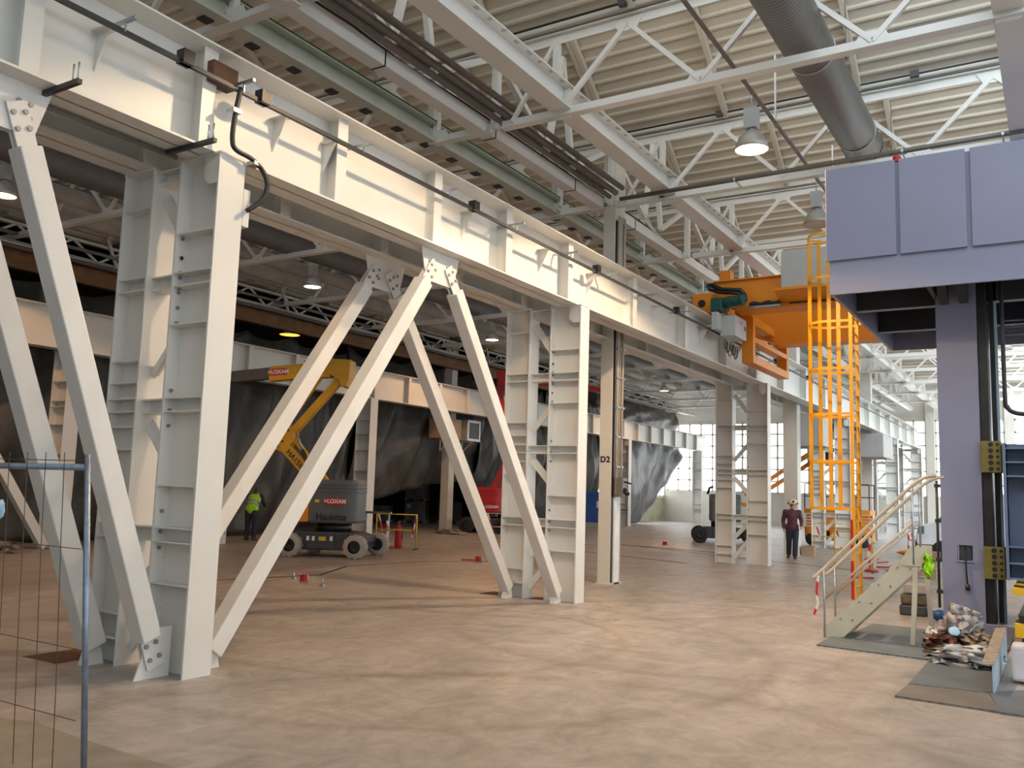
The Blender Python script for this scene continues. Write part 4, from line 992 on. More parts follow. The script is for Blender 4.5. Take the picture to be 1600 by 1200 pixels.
# hanging plastic sheets
def tarp(lab, x, y0, y1, ztop, zb0, zb1, seed, m='tarp', nu=60, nv=36, amp=.28, swoop=0, bulge=.6, kink=0):
    b = MB((x, (y0+y1)/2, 0)); vs = []
    for j in range(nv+1):
        v = j/nv
        for i in range(nu+1):
            u = i/nu; y = y0+(y1-y0)*u
            zb = zb0+(zb1-zb0)*(max(0, u-kink)/(1-kink))+swoop*math.sin(math.pi*u)
            z = ztop+(zb-ztop)*v-.25*abs(math.sin(u*math.pi*4))*(1-v)
            f = noise.noise(Vector((u*5+v*2.4+seed, v*1.6, seed)))*amp*1.6+math.sin((u*9+v*2.2)*math.pi+seed)*amp*.35*(.35+v)+noise.noise(Vector((u*16+seed, v*5-u*4, 2*seed)))*amp*.5
            vs.append((x+f+bulge*math.sin(math.pi*v)*.6, y+math.sin(v*3+seed)*.1, max(z, .02)))
    n = nu+1
    b.add(vs, [(j*n+i, j*n+i+1, (j+1)*n+i+1, (j+1)*n+i) for j in range(nv) for i in range(nu)], sm=True)
    return tag(b.build('plastic_sheet', M[m], solid=.004), lab, 'sheet', 'plastic sheets along the far wall')
tarp('dark plastic sheet hanging at the far left behind the fence', -23.6, 1, 11.9, 7.2, .03, .03, 1.0)
tarp('dark brown plastic sheet hanging behind the nearest twin column', -23.5, 11.8, 19.4, 7.2, .03, .03, 2.3)
tarp('dark plastic sheet hanging behind the yellow lift, a gap of orange light above it', -23.6, 19.2, 26.0, 7.05, .05, .7, 3.1, swoop=-.2)
tarp('dark plastic sheet with a swooping lower edge in front of the stacked crates', -23.7, 25.8, 34.4, 7.2, .8, 2.2, 4.6, swoop=.25, bulge=1.1)
tarp('dark shiny plastic sheet hanging behind the red lift', -23.5, 34.2, 41.2, 7.2, 1.3, .03, 5.2, bulge=.8)
tarp('dark plastic sheet hanging left of the D2 column', -23.5, 41.0, 47.5, 7.2, .1, .2, 6.7)
tarp('silvery draped plastic sheet with a slanting edge near the end windows', -22.9, 47.6, 58.8, 5.7, .03, 3.4, 7.7, 'tarp_silver', bulge=.5, kink=.4, amp=.2)
tarp('grey upper plastic sheet over the draped silvery one', -23.6, 47.4, 60.5, 7.9, 5.6, 5.6, 8.8, 'tarp', amp=.16, bulge=.2)
make_lamp(-25.4, 24.4, 7.55, 'orange glowing lamp seen through the gap above the plastic sheets', 'lamp_amber', 'high bay lamps of the side bay', 60, ORG, r=.42)

# boxes on brackets
def wall_box(name, lab, x0, x1, y0, y1, z0, z1, m, screen=None, colx=None):
    t = thing(name, lab, 'box', ((x0+x1)/2, (y0+y1)/2, z0))
    MB(t.location).box(x0, x1, y0, y1, z0, z1).build('housing', M[m], t, bevel=.015)
    if screen:
        MB(t.location).box(x1, x1+.02, y0+.1, y1-.1, z0+.1, z1-.1).build('front_opening', M['black'], t)
        f = MB(t.location); rect_frame(f, y0, y1, z0, z1, x1+.02, .1, .05); f.build('front_frame', M['van'], t)
    b = MB(t.location); b.box(x0+.05, x1-.05, (y0+y1)/2-.04, (y0+y1)/2+.04, z0-.06, z0); b.bar((x0+.1, (y0+y1)/2, z0-.06), (x0+.1, (y0+y1)/2, z0-.5), .05, .05); b.bar((x1-.1, (y0+y1)/2, z0-.06), (x0+.1, (y0+y1)/2, z0-.5), .04, .04); b.build('bracket', M['cream'], t)
    return t
wall_box('fan_heater', 'dark box with a white rim on the column behind the A-frame, like a heater', -22.6, -21.9, 31.71, 32.7, 3.9, 4.8, 'ebox_dark', True)
wall_box('cabinet_box', 'tan cabinet on brackets left of the rimmed dark box', -22.6, -21.9, 29.9, 31.29, 3.9, 4.75, 'card')
wall_box('cabinet_box', 'grey cabinet on the roof column behind the yellow ladder', -7.6, -6.6, 29.96, 31.5, 3.55, 4.6, 'ebox_dark')
wall_box('cabinet_box', 'grey cabinet with a dark end high on the column right of the yellow ladder', -7.6, -6.4, 40.4, 42.89, 3.7, 4.7, 'ebox_dark')

# ================================================================== FENCE bottom left
fe = thing('site_fence', 'galvanised mesh site fence panel at the lower left picture edge', 'fence', (-5.08, 3.28, 0))
O = fe.location
FXE = -5.08; FYE = 3.28
MB(O).tube([(FXE+.16, 3.33, -.0), (FXE, FYE, 1.90)], .0185, 14).build('post', M['fence'], fe)
MB(O).tube([(FXE, FYE, 1.82), (-8.5, FYE-.08, 1.82)], .020, 12).build('top_tube', M['fence'], fe)
MB(O).tube([(-8.5, FYE-.08, 0), (-8.5, FYE-.08, 1.90)], .024, 14).build('post', M['fence'], fe)
m = MB(O)
for k in range(17):
    x = FXE-.2*(k+1)
    m.tube([(x+.006*math.sin(3*z+k)+.085*(1.9-z), FYE-(FXE-x)*.023-.02, z) for z in (.01, .5, 1.0, 1.4, 1.91)], .0028, 5)
for z in (.35, .75, 1.33, 1.86): m.tube([(FXE+.085*(1.9-z), FYE-.02, z), (-6.8, FYE-.05, z+.01), (-8.5, FYE-.1, z)], .0028, 5)
m.build('wire_mesh', M['wire'], fe)
crumple('tied_rag', (-5.965, 3.25, 1.53), .05, .04, .075, M['blue_plate'], 1.2, 'pale blue rag tied to the fence mesh at the left picture edge', 'rag', 12, rough=.4)

t = thing('white_cabinet', 'small white cabinet on the floor right of the nearest column, near the vest worker', 'cabinet', (-20.9, 17.7, 0))
MB(t.location).box(-21.5, -20.7, 17.2, 17.9, 0, 1.15).build('body', M['van'], t, bevel=.02)
MB(t.location).box(-20.70, -20.68, 17.78, 17.82, .3, .45).build('handle', M['dark'], t)
# ================================================================== FLOOR MARKS
struct(MB().prism([(-9, 3.70, .001), (-6.66, 3.79, .001), (-6.32, 3.88, .001), (-5.71, 3.83, .001), (-5.19, 3.81, .001), (-4.74, 3.8, .001), (-4.0, 3.55, .001), (-3.4, 3.0, .001), (-3.2, .5, .001), (-9, .5, .001)], (0, 0, .002)).build('floor_patch', mat('darker_concrete', (.30, .262, .22), .6, var=.12, scale=4)))
def flat(name, pts, w, m, z=.003):
    b = MB((0, 0, 0))
    for p, q in zip(pts[:-1], pts[1:]):
        p, q = Vector((*p, 0)), Vector((*q, 0)); d = (q-p).normalized()*.02; s = Vector((-d.y, d.x, 0)).normalized()*w/2
        b.prism([p-d+s, q+d+s, q+d-s, p-d-s], (0, 0, z))
    return struct(b.build(name, M[m]))
flat('trim_90', [(-13.2, 10.8), (-12.6, 13.3), (-13.6, 15.2), (-13.3, 17.8), (-12.0, 19.2)], .09, 'rust')
flat('trim_91', [(-20, 14), (-14.2, 11.2), (-12.9, 10.7)], .07, 'rust')
flat('trim_92', [(-12.5, 29), (-7.4, 26.2), (-4.5, 24.6)], .08, 'rust')
flat('trim_93', [(-18, 27), (-10.5, 23.8), (-8.6, 23.0)], .10, 'rust')
flat('trim_94', [(-13.5, 29.5), (-9.2, 28.3)], .25, 'rust')
for p in (((-8.75, 5.15), (-8.2, 5.15), (-8.2, 5.75), (-8.75, 5.75)), ((-8.6, 13.0), (-8.2, 13.0), (-8.2, 13.45), (-8.6, 13.45)), ((-7.62, 13.0), (-7.38, 13.0), (-7.38, 13.3), (-7.62, 13.3))):
    struct(MB().prism([(x, y, 0) for x, y in p], (0, 0, .004)).build('trim_95', M['rust']))
# ================================================================== LIFTS
def wheel(parent, x, y, r, w, tyre, hubm, name='wheel'):
    m = MB(); n = 28; prof = [(r*.55, -w/2), (r*.88, -w/2), (r, -w/2+.03), (r, w/2-.03), (r*.88, w/2), (r*.55, w/2)]
    m.lathe(prof, (x, y, r), n, (0, 1, 0))
    for k in range(22):
        a = 2*math.pi*k/22; c = Vector((x+r*math.cos(a), y, r+r*math.sin(a)))
        d = Vector((math.cos(a), 0, math.sin(a))); s = (-1) ** k
        m.bar(c-d*.015+Vector((0, s*w*.02, 0)), c-d*.015+Vector((0, s*w*.46, 0)), .045, .05, up=d)
    t = m.build('tyre', tyre, parent)
    h = MB(); h.lathe([(0, -w*.3), (r*.3, -w*.3), (r*.57, -w*.42), (r*.6, 0), (r*.57, w*.42), (r*.3, w*.3), (0, w*.3)], (x, y, r), 20, (0, 1, 0)); h.build('hub', hubm, t)
    return t
def lift_base(name, lab, loc, rz, body, chas, tyre, L=.83, r=.29, panel=None, drum=True):
    t = thing(name, lab, 'boom lift', loc, rz)
    for x, y in ((-L, -.92), (L, -.92), (-L+.1, .62), (L+.15, .62)):
        wheel(t, x, y, r, .24, tyre, M['black'])
    m = MB()
    m.prism([(-.80, -.78, .18), (.55, -.78, .18), (.78, -.78, .30), (.95, -.78, .36), (.95, -.78, .52), (.6, -.78, .62), (-.75, -.78, .62), (-1.0, -.78, .50), (-1.0, -.78, .34)], (0, 1.25, 0))
    m.bar((-L, -.85, r), (-L, .6, r), .14, .14); m.bar((L, -.85, r), (L, .6, r), .14, .14)
    m.box(-.45, .25, -.82, -.76, .20, .60)
    m.build('chassis', chas, t, bevel=.015)
    MB().tube([(0, -.1, .60), (0, -.1, .84)], .45, 24).build('turntable', M['black'], t)
    if drum:
        poly = [(-.46, -.74), (.36, -.74)]+[(.36+.34*math.sin(a), -.40-.34*math.cos(a)) for a in [R(15*k) for k in range(1, 7)]]
        poly += [(.70, .3)]+[(.36+.34*math.cos(a), .3+.34*math.sin(a)) for a in [R(15*k) for k in range(1, 7)]]+[(-.46, .64)]
        def ring(z, g): return [(x*g+.1*(1-g), y*g-.05*(1-g), z) for x, y in poly]
        levels = [(.84, .96), (.90, 1.0), (1.08, 1.0), (1.09, .985), (1.60, .985), (1.61, 1.0), (1.66, 1.0), (1.67, .975), (1.70, .975), (1.71, 1.0), (1.75, 1.0), (1.76, .975), (1.79, .975), (1.80, 1.0), (1.88, .985), (1.92, .90)]
        m = MB(); n = len(poly); vs = []
        for z, g in levels: vs += ring(z, g)
        fs = [(k*n+i, k*n+(i+1) % n, (k+1)*n+(i+1) % n, (k+1)*n+i) for k in range(len(levels)-1) for i in range(n)]
        fs += [tuple(range(n))[::-1], tuple(range((len(levels)-1)*n, len(levels)*n))]
        m.add(vs, fs); m.build('turret_cover', body, t)
    if panel:
        MB().prism([(-.66, -.70, 1.80), (-.47, -.72, 1.80), (-.47, -.76, .86), (-.93, -.72, .86), (-.88, -.70, 1.1)], (0, .5, 0)).build('control_panel', panel, t)
    return t
def sign(parent, body, c, w, h, rz, col='sign_red', tcol='sign_white', size=None, name='sign', tilt=0):
    rot = (R(90), tilt, rz)
    m = MB(); m.box(-w/2, w/2, -h/2, h/2, -.003, .0)
    o = m.build(name, M[col], parent); o.location = c; o.rotation_euler = rot
    if body: text_obj('lettering', body, size or h*.85, M[tcol], o, (0, 0, .001), (0, 0, 0), bold=.004, extrude=.001)
    return o
RZL = math.atan2(.419, .908)
yl = lift_base('boom_lift', 'yellow articulated boom lift with dark grey turret parked behind the A-frame braces', (-15.95, 17.3, 0), RZL, M['lift_grey'], M['chassis'], M['tyre_grey'], panel=M['lift_orange'])
def arm(parent, p, q, w, h, m, y=-.25, name='boom_arm', bev=.01):
    b = MB(); b.bar((p[0], y, p[1]), (q[0], y, q[1]), w, h, up=(0, 1, 0)) if False else b.bar((p[0], y, p[1]), (q[0], y, q[1]), h, w, up=(0, 1, 0))
    return b.build(name, m, parent, bevel=bev)
Y = M['lift_yellow']
a = arm(yl, (-1.40, 2.80), (-.40, 1.80), .22, .25, Y, -.35, 'lower_boom')
o = text_obj('lettering', 'HA15IP', .2, M['black'], a, (-1.0, -.463, 2.40), (R(90), R(45), 0), bold=.004)
arm(yl, (-1.2, 3.0), (-.18, 1.85), .12, .11, Y, -.2, 'lower_link')
MB().prism([(-1.56, -.42, 3.22), (-1.36, -.42, 3.38), (-1.08, -.42, 3.12), (-1.12, -.42, 2.85), (-1.34, -.42, 2.58), (-1.61, -.42, 2.66)], (0, .36, 0)).build('knuckle', Y, yl, bevel=.01)
m = MB(); 
for x, z in ((-1.5, 2.74), (-1.38, 2.86), (-1.38, 3.05), (-1.25, 3.15)): m.tube([(x, -.425, z), (x, -.435, z)], .03, 10, sm=False)
m.build('pivot_pin', M['black'], yl)
arm(yl, (-1.38, 3.24), (-.36, 4.78), .16, .13, Y, -.35, 'upper_link')
arm(yl, (-1.14, 3.15), (.05, 4.55), .2, .19, Y, -.25, 'upper_boom')
m = MB(); m.tube([(-1.10, -.25, 3.12), (-.90, -.25, 2.66)], .028, 10); m.build('ram_rod', M['galv'], yl)
m = MB(); m.tube([(-.90, -.25, 2.66), (-.62, -.25, 2.05)], .055, 12); m.build('ram_cylinder', M['dark'], yl)
MB().prism([(-.28, -.5, 5.03), (.33, -.5, 5.00), (.31, -.5, 4.52), (.24, -.5, 4.30), (.10, -.5, 4.30), (.05, -.5, 4.45), (-.10, -.5, 4.55), (-.28, -.5, 4.66)], (0, .5, 0)).build('boom_head', Y, yl, bevel=.02)
MB().prism([(-.2, -.45, 4.98), (-.2, -.45, 4.55), (-1.0, -.45, 4.50), (-1.85, -.45, 4.42), (-1.85, -.45, 4.80), (-1.0, -.45, 4.88)], (0, .3, 0)).build('main_boom', Y, yl, bevel=.01)
MB().prism([(-1.85, -.42, 4.78), (-1.85, -.42, 4.48), (-3.3, -.42, 4.34), (-3.3, -.42, 4.62)], (0, .24, 0)).build('telescope', M['chassis'], yl, bevel=.008)
m = MB(); m.bar((-3.3, -.3, 4.46), (-3.55, -.3, 4.62), .3, .3); m.tube([(-.9, -.46, 4.94), (-.3, -.46, 4.98)], .03, 8); m.tube([(-.15, -.3, 5.05), (.12, -.3, 5.1), (.2, -.3, 5.0)], .03, 8); m.build('boom_hose', M['black'], yl)
sign(yl, '>LOXAM', (-1.60, -.456, 4.66), .46, .18, 0, size=.14, tilt=R(-4))
sign(yl, '>LOXAM', (.20, -.752, 1.38), .52, .17, 0, size=.14)
text_obj('lettering', 'Haulotte', .22, M['black'], yl, (.12, -.752, .99), (R(90), 0, 0), bold=.004)
for (x, z, w, h) in ((-.26, 1.38, .12, .08), (-.05, .46, .18, .10)): sign(yl, None, (x, -.755 if z > 1 else -.825, z), w, h, 0, 'sticker', name='sticker')
for (x, z) in ((-.42, .46), (-.28, .46), (.18, .47)): sign(yl, None, (x, -.825, z), .07, .11, 0, 'sign_white', name='sticker')
sign(yl, None, (-.73, -.735, 1.05), .16, .08, 0, 'sign_red', name='sticker'); sign(yl, None, (-.70, -.735, .93), .2, .07, 0, 'rust', name='sticker')
m = MB()
for x, z, w, h in ((-.66, 1.35, .06, .25), (-.56, 1.40, .04, .12)): m.box(x-w/2, x+w/2, -.74, -.70, z-h/2, z+h/2)
m.build('key_switch', M['black'], yl)
rl = lift_base('boom_lift', 'red boom lift half hidden behind the second twin column', (-21.0, 32.2, 0), RZL, M['red'], M['chassis'], M['rubber'], L=.75, r=.33)
for p, q, w in (((.1, 1.6), (1.1, 3.9), .22), ((.34, 1.5), (1.36, 3.6), .14), ((1.2, 3.9), (.55, 6.5), .22), ((.95, 3.8), (.3, 6.3), .12), ((.4, 6.6), (4.9, 6.2), .28)): arm(rl, p, q, w, .2, M['red'], -.1)
MB().prism([(.2, -.3, 6.95), (.75, -.3, 6.95), (.75, -.3, 6.3), (.3, -.3, 6.3)], (0, .4, 0)).build('boom_head', M['red'], rl, bevel=.02)
sign(rl, None, (.2, -.752, 1.1), .6, .2, 0, 'red', name='sign'); text_obj('lettering', 'LOXAM', .17, M['sign_white'], rl, (.25, -.76, 1.1), (R(90), 0, 0), bold=.004)
bl = lift_base('boom_lift', 'dark boom lift with orange panel half behind the third twin column, raised basket', (-11.7, 35.2, 0), RZL, M['lift_grey'], M['chassis'], M['rubber'], L=.96, r=.31, panel=None)
MB().box(-.25, .0, -.8, -.70, .85, 1.75).build('control_panel', M['lift_orange'], bl)
for p, q, w in (((.2, 1.6), (1.1, 1.5), .3), ((.9, 1.9), (3.35, 3.6), .16), ((1.05, 1.65), (3.5, 3.3), .16)): arm(bl, p, q, w, .16, M['lift_orange'], -.1)
m = MB(); m.box(3.4, 4.7, -.5, .3, 3.16, 3.36); m.build('basket_floor', M['lift_orange'], bl)
m = MB()
for x in (3.42, 4.05, 4.68):
    for y in (-.48, .28): m.bar((x, y, 3.36), (x, y, 4.3), .04, .04)
for z in (3.85, 4.3):
    m.bar((3.42, -.48, z), (4.68, -.48, z), .04, .04); m.bar((3.42, .28, z), (4.68, .28, z), .04, .04); m.bar((3.42, -.48, z), (3.42, .28, z), .04, .04); m.bar((4.68, -.48, z), (4.68, .28, z), .04, .04)
m.build('basket_rail', M['dark'], bl)
m = MB(); m.tube([(-.62, -.5, 1.9), (-.55, -.5, 2.15), (-.4, -.5, 2.2)], .05, 8); m.build('hose', M['black'], bl)
# scissor lift behind the ladder
sc = thing('scissor_lift', 'orange yellow scissor lift standing behind the fourth twin column and the ladder', 'scissor lift', (-7.6, 37.6, 0))
O = sc.location
for x in (-8.6, -6.7):
    for y in (37.0, 38.1):
        m = MB(O); m.lathe([(0, -.1), (.2, -.1), (.24, -.08), (.24, .08), (.2, .1), (0, .1)], (x, y, .24), 20, (0, 1, 0)); m.build('wheel', M['rubber'], sc)
m = MB(O); m.box(-8.9, -6.4, 37.05, 38.05, .22, .75); m.box(-8.8, -6.5, 36.95, 37.05, .3, .7); m.build('chassis', M['lift_orange'], sc, bevel=.02)
m = MB(O)
for k in range(4): m.box(-8.85, -6.45, 37.1, 37.16, .78+.12*k, .87+.12*k); m.box(-8.85, -6.45, 37.9, 37.96, .78+.12*k, .87+.12*k)
m.build('scissor_stack', M['lift_orange'], sc)
MB(O).box(-8.9, -6.4, 37.0, 38.1, 1.27, 1.45).build('platform', M['lift_orange'], sc)
m = MB(O)
for x in (-8.88, -8.05, -7.25, -6.42):
    for y in (37.02, 38.08): m.bar((x, y, 1.45), (x, y, 2.45), .04, .04)
for z in (1.95, 2.45):
    for y in (37.02, 38.08): m.bar((-8.88, y, z), (-6.42, y, z), .04, .04)
m.build('guard_rail', M['rust'], sc)
MB(O).box(-8.1, -7.9, 36.93, 36.95, .4, .6).build('vent', M['black'], sc)
# van
vn = thing('van', 'white delivery van partly hidden behind the press column', 'van', (-1.6, 31.6, 0))
O = vn.location
prof = [(-3.95, .35), (-3.97, .85), (-3.80, 1.12), (-3.3, 1.25), (-2.75, 1.95), (-2.35, 2.12), (.9, 2.18), (1.0, 2.0), (1.0, .35)]
m = MB(O); m.prism([(x, 30.7, z) for x, z in prof], (0, 1.8, 0)); m.build('body', M['van'], vn, bevel=.05)
MB(O).prism([(-3.32, 30.68, 1.30), (-2.80, 30.68, 1.92), (-2.3, 30.68, 1.95), (-2.3, 30.68, 1.18), (-2.9, 30.68, 1.2)], (0, .03, 0)).build('side_window', M['glass'], vn)
MB(O).prism([(-3.30, 30.85, 1.27), (-2.77, 30.85, 1.93), (-2.80, 30.85, 1.96), (-3.33, 30.85, 1.30)], (0, 1.5, 0)).build('windscreen', M['glass'], vn)
m = MB(O); m.box(-3.99, -3.2, 30.67, 30.72, .35, .52); m.box(-3.99, -3.94, 30.7, 32.5, .35, .6); m.build('bumper', M['black'], vn)
MB(O).box(-3.90, -3.72, 30.67, 30.73, .85, 1.08).build('headlamp', M['glass'], vn)
m = MB(O); m.box(-3.15, -2.98, 30.45, 30.62, 1.4, 1.65); m.bar((-3.05, 30.62, 1.45), (-3.05, 30.72, 1.4), .04, .04); m.build('mirror', M['black'], vn, bevel=.02)
for x in (-3.2, .2):
    m = MB(O); m.lathe([(0, -.1), (.26, -.1), (.33, -.08), (.33, .08), (.26, .1), (0, .1)], (x, 30.78, .33), 24, (0, 1, 0)); m.build('wheel', M['rubber'], vn)

# ================================================================== PEOPLE
def fuse(name, chains, balls, vox, m, parent):
    """one continuous surface: tapered chains and balls joined by a voxel remesh"""
    b = MB()
    for pts, rs in chains:
        b.tube(pts, list(rs), 12)
        for p, r in zip(pts, rs): b.ball(p, r*.995, 0, 12)
    for c, r, s in balls: b.ball(c, r, 0, 16, s)
    o = b.build(name, m, parent)
    md = o.modifiers.new('r', 'REMESH'); md.mode = 'VOXEL'; md.voxel_size = vox; md.use_smooth_shade = True
    sm = o.modifiers.new('s', 'SMOOTH'); sm.factor = .5; sm.iterations = 3
    shrink(o)
    for p in o.data.polygons: p.use_smooth = True
    return o
def lerp(a, b, t): return Vector(a)*(1-t)+Vector(b)*t
def person(label, loc, rz, J, jacket, trousers, boots, hat=None, vest=None, sc=1.0, hood=None):
    """J: joints in a frame that faces -Y"""
    t = thing('person', label, 'person', loc, rz); t.scale = (sc,)*3
    hd = Vector(J['head']); ck = Vector(J['neck'])
    ch = [((J['pelvis'], J['waist'], J['chest'], J['neck']), (.125, .115, .125, .05)), ((J['neck'], hd), (.05, .055))]
    balls = [(hd+Vector((0, .01, .03)), .105, (.78, .95, 1.12)), (hd+Vector((0, -.055, -.06)), .055, (.9, .8, .8)),
             (hd+Vector((0, -.112, 0)), .018, (.8, 1.1, 1.5)), (hd+Vector((.082, .01, 0)), .025, (.5, 1, 1.5)), (hd+Vector((-.082, .01, 0)), .025, (.5, 1, 1.5)), (hd+Vector((0, -.09, -.06)), .02, (1.5, .6, .5))]
    for s in ('l', 'r'):
        sh, el, wr, hn = (Vector(J[k+s]) for k in ('shoulder', 'elbow', 'wrist', 'hand'))
        ch.append(((J['neck'], sh, el, wr), (.05, .062, .045, .03))); d = (hn-wr).normalized()
        side = d.cross(Vector((1, 0, 0))).normalized()
        ch.append(((wr, lerp(wr, hn, .5), hn), (.026, .036, .034)))
        for k, (off, L) in enumerate(((-.03, .07), (-.01, .085), (.01, .08), (.03, .06))):
            b0 = hn+side*off; cu = Vector((0, -.014, 0)); ch.append(((b0, b0+d*L*.5+cu*.4, b0+d*L+cu*2), (.0105, .0095, .0085)))
        ch.append(((lerp(wr, hn, .4), lerp(wr, hn, .6)+side*-.05, hn+side*-.065+d*.02), (.014, .012, .01)))
        hp, kn, an, to = (Vector(J[k+s]) for k in ('hip', 'knee', 'ankle', 'toe'))
        ch.append(((J['pelvis'], hp, kn, an), (.10, .085, .058, .04))); ch.append(((an, an+Vector((0, .02, -.05)), to), (.04, .038, .034)))
    fuse('body', ch, balls, .014, M['skin'], t)
    f = MB()
    for x in (-.034, .034): f.ball(hd+Vector((x, -.094, .018)), .011)
    f.build('eyes', M['black'], t)
    f = MB(); f.ball(hd+Vector((0, .025, .045)), .107, 0, 16, (.82, .95, 1.02)); 
    for i, v in enumerate(f.v):
        if v.y < hd.y-.045 and v.z < hd.z+.1: f.v[i] = Vector((v.x, hd.y-.045, max(v.z, hd.z+.07)))
    f.build('hair', M['boots'], t)
    ch = [((J['pelvis'], J['waist'], J['chest'], lerp(J['chest'], J['neck'], .75)), (.15, .148, .16, .085))]; bl_ = []
    for s in ('l', 'r'):
        sh, el, wr = (Vector(J[k+s]) for k in ('shoulder', 'elbow', 'wrist'))
        ch.append(((lerp(J['chest'], J['neck'], .6), sh, el, lerp(el, wr, .92)), (.085, .088, .066, .05)))
        bl_.append((lerp(J['chest'], J['neck'], .2)+Vector((sh.x*.45, 0, 0)), .12, (1, .95, 1))); bl_.append((lerp(J['pelvis'], J['waist'], .3)+Vector((sh.x*.42, 0, 0)), .115, (1, 1, 1)))
    fuse('jacket', ch, bl_, .016, jacket, t)
    if vest:
        ch2 = [((lerp(J['pelvis'], J['waist'], .1), J['waist'], J['chest'], lerp(J['chest'], J['neck'], .6)), (.165, .162, .172, .095))]
        b2 = [(c, r+.022, q) for c, r, q in bl_]
        fuse('vest', ch2, b2, .016, vest, t)
        w = Vector(J['waist']); c = Vector(J['chest']); m = MB()
        for k in (.05, .55):
            p = lerp(w, c, k); ax = (c-w).normalized(); m.lathe([(.20, -.025), (.202, -.025), (.202, .025), (.20, .025)], p, 24, ax)
            for i in range(len(m.v)-96, len(m.v)): m.v[i] = p+(m.v[i]-p)*1.0
        m.build('reflective_band', M['ebox'], t)
    ch = []
    for s in ('l', 'r'):
        hp, kn, an = (Vector(J[k+s]) for k in ('hip', 'knee', 'ankle'))
        ch.append(((lerp(J['pelvis'], J['waist'], .2), hp, kn, lerp(kn, an, .93)), (.135, .112, .085, .075)))
    fuse('trousers', ch, [], .016, trousers, t)
    ch = []
    for s in ('l', 'r'):
        an, to = Vector(J['ankle'+s]), Vector(J['toe'+s]); ch.append(((an+Vector((0, .02, .06)), an+Vector((0, .03, -.045)), lerp(an, to, .6)+Vector((0, 0, -.02)), to), (.055, .055, .05, .045)))
    fuse('boots', ch, [], .014, boots, t)
    if hat:
        m = MB(); c = hd+Vector((0, .015, .075))
        m.lathe([(.155, 0), (.135, .012), (.132, .05), (.115, .095), (.075, .125), (.0, .138)], c, 24, (0, .12, 1)); m.lathe([(.155, 0), (.13, -.006), (.12, .01)], c, 24, (0, .12, 1))
        m.prism([c+Vector((-.09, -.12, .0)), c+Vector((.09, -.12, .0)), c+Vector((.05, -.2, -.015)), c+Vector((-.05, -.2, -.015))], (0, 0, .012))
        m.build('helmet', hat, t)
        m = MB(); m.lathe([(0, 0), (.035, 0), (.035, .03), (0, .03)], hd+Vector((.02, -.135, .13)), 12, (0, -1, .3)); m.lathe([(0, 0), (.035, 0), (.035, .03), (0, .03)], hd+Vector((.13, .0, .08)), 12, (1, 0, 0)); m.lathe([(0, 0), (.035, 0), (.035, .03), (0, .03)], hd+Vector((-.13, .0, .08)), 12, (-1, 0, 0)); m.build('helmet_lamp', M['black'], t)
    return t
WALK = dict(pelvis=(0, 0, .95), waist=(0, -.01, 1.10), chest=(0, -.02, 1.32), neck=(0, -.01, 1.50), head=(.02, -.05, 1.62),
            shoulderl=(-.20, 0, 1.43), elbowl=(-.27, .04, 1.16), wristl=(-.25, -.02, .92), handl=(-.245, -.04, .84),
            shoulderr=(.20, 0, 1.43), elbowr=(.27, .02, 1.17), wristr=(.26, -.16, 1.00), handr=(.25, -.22, .95),
            hipl=(-.10, 0, .90), kneel=(-.10, .02, .50), anklel=(-.11, .10, .13), toel=(-.13, -.04, .05),
            hipr=(.10, 0, .90), kneer=(.09, -.10, .50), ankler=(.07, -.10, .10), toer=(.09, -.27, .05))
person('worker in cream helmet and maroon jacket walking near the third column', (-7.02, 27.7, 0), R(14), WALK, M['maroon'], M['navy'], M['boots'], hat=M['helmet'], sc=.98)
BENT = dict(WALK); BENT.update(waist=(0, -.05, 1.09), chest=(0, -.16, 1.28), neck=(0, -.24, 1.42), head=(.02, -.33, 1.46), shoulderl=(-.19, -.2, 1.37), shoulderr=(.19, -.2, 1.37),
            elbowl=(-.24, -.36, 1.14), wristl=(-.16, -.55, 1.05), handl=(-.13, -.62, 1.03), elbowr=(.24, -.36, 1.14), wristr=(.18, -.52, 1.02), handr=(.16, -.6, 1.0),
            kneel=(-.11, -.03, .50), anklel=(-.12, .0, .10), toel=(-.14, -.15, .05), kneer=(.11, -.03, .50), ankler=(.12, 0, .10), toer=(.14, -.15, .05))
person('worker in a lime high-visibility vest bending away from the camera behind the braces', (-21.6, 19.6, 0), R(200), BENT, M['navy'], M['navy'], M['boots'], vest=M['hivis'])
person('worker in dark clothes and lime vest standing in the raised lift basket behind the ladder', (-7.95, 36.85, 3.36), R(120), BENT, M['navy'], M['navy'], M['boots'], vest=M['hivis'], sc=.94)

# ================================================================== BARRIERS AND SMALL THINGS
def barrier(lab, x, y, rz, w=1.1, h=.95, m='sticker', tape=True, group='barrier frames'):
    t = thing('barrier', lab, 'barrier', (x, y, 0), rz, group)
    for sx in (-w/2, w/2): MB().tube([(sx, 0, 0), (sx, 0, h)], .018, 8).build('post', M[m], t)
    for z in (h, h*.55): MB().tube([(-w/2, 0, z), (w/2, 0, z)], .016, 8).build('rail', M[m], t)
    m2 = MB(); m2.bar((-w/2, -.25, .02), (-w/2, .25, .02), .04, .03); m2.bar((w/2, -.25, .02), (w/2, .25, .02), .04, .03); m2.build('foot', M['rust'], t)
    if tape:
        m2 = MB(); m2.bar((w/2, -.01, h), (w/2-.12, -.02, h*.35), .05, .008, up=(0, 1, 0)); m2.bar((-w/2+.05, -.01, h), (-w/2+.2, -.02, h*.5), .05, .008, up=(0, 1, 0)); m2.build('tape', M['tape'], t)
    return t
barrier('yellow barrier frame with tape behind the rear wheels of the yellow lift', -16.6, 20.6, R(25), 1.2, 1.0)
barrier('pale barrier frame behind the feet of the rear A-frame brace', -16.3, 26, R(25), 1.2, 1.0, 'cream')
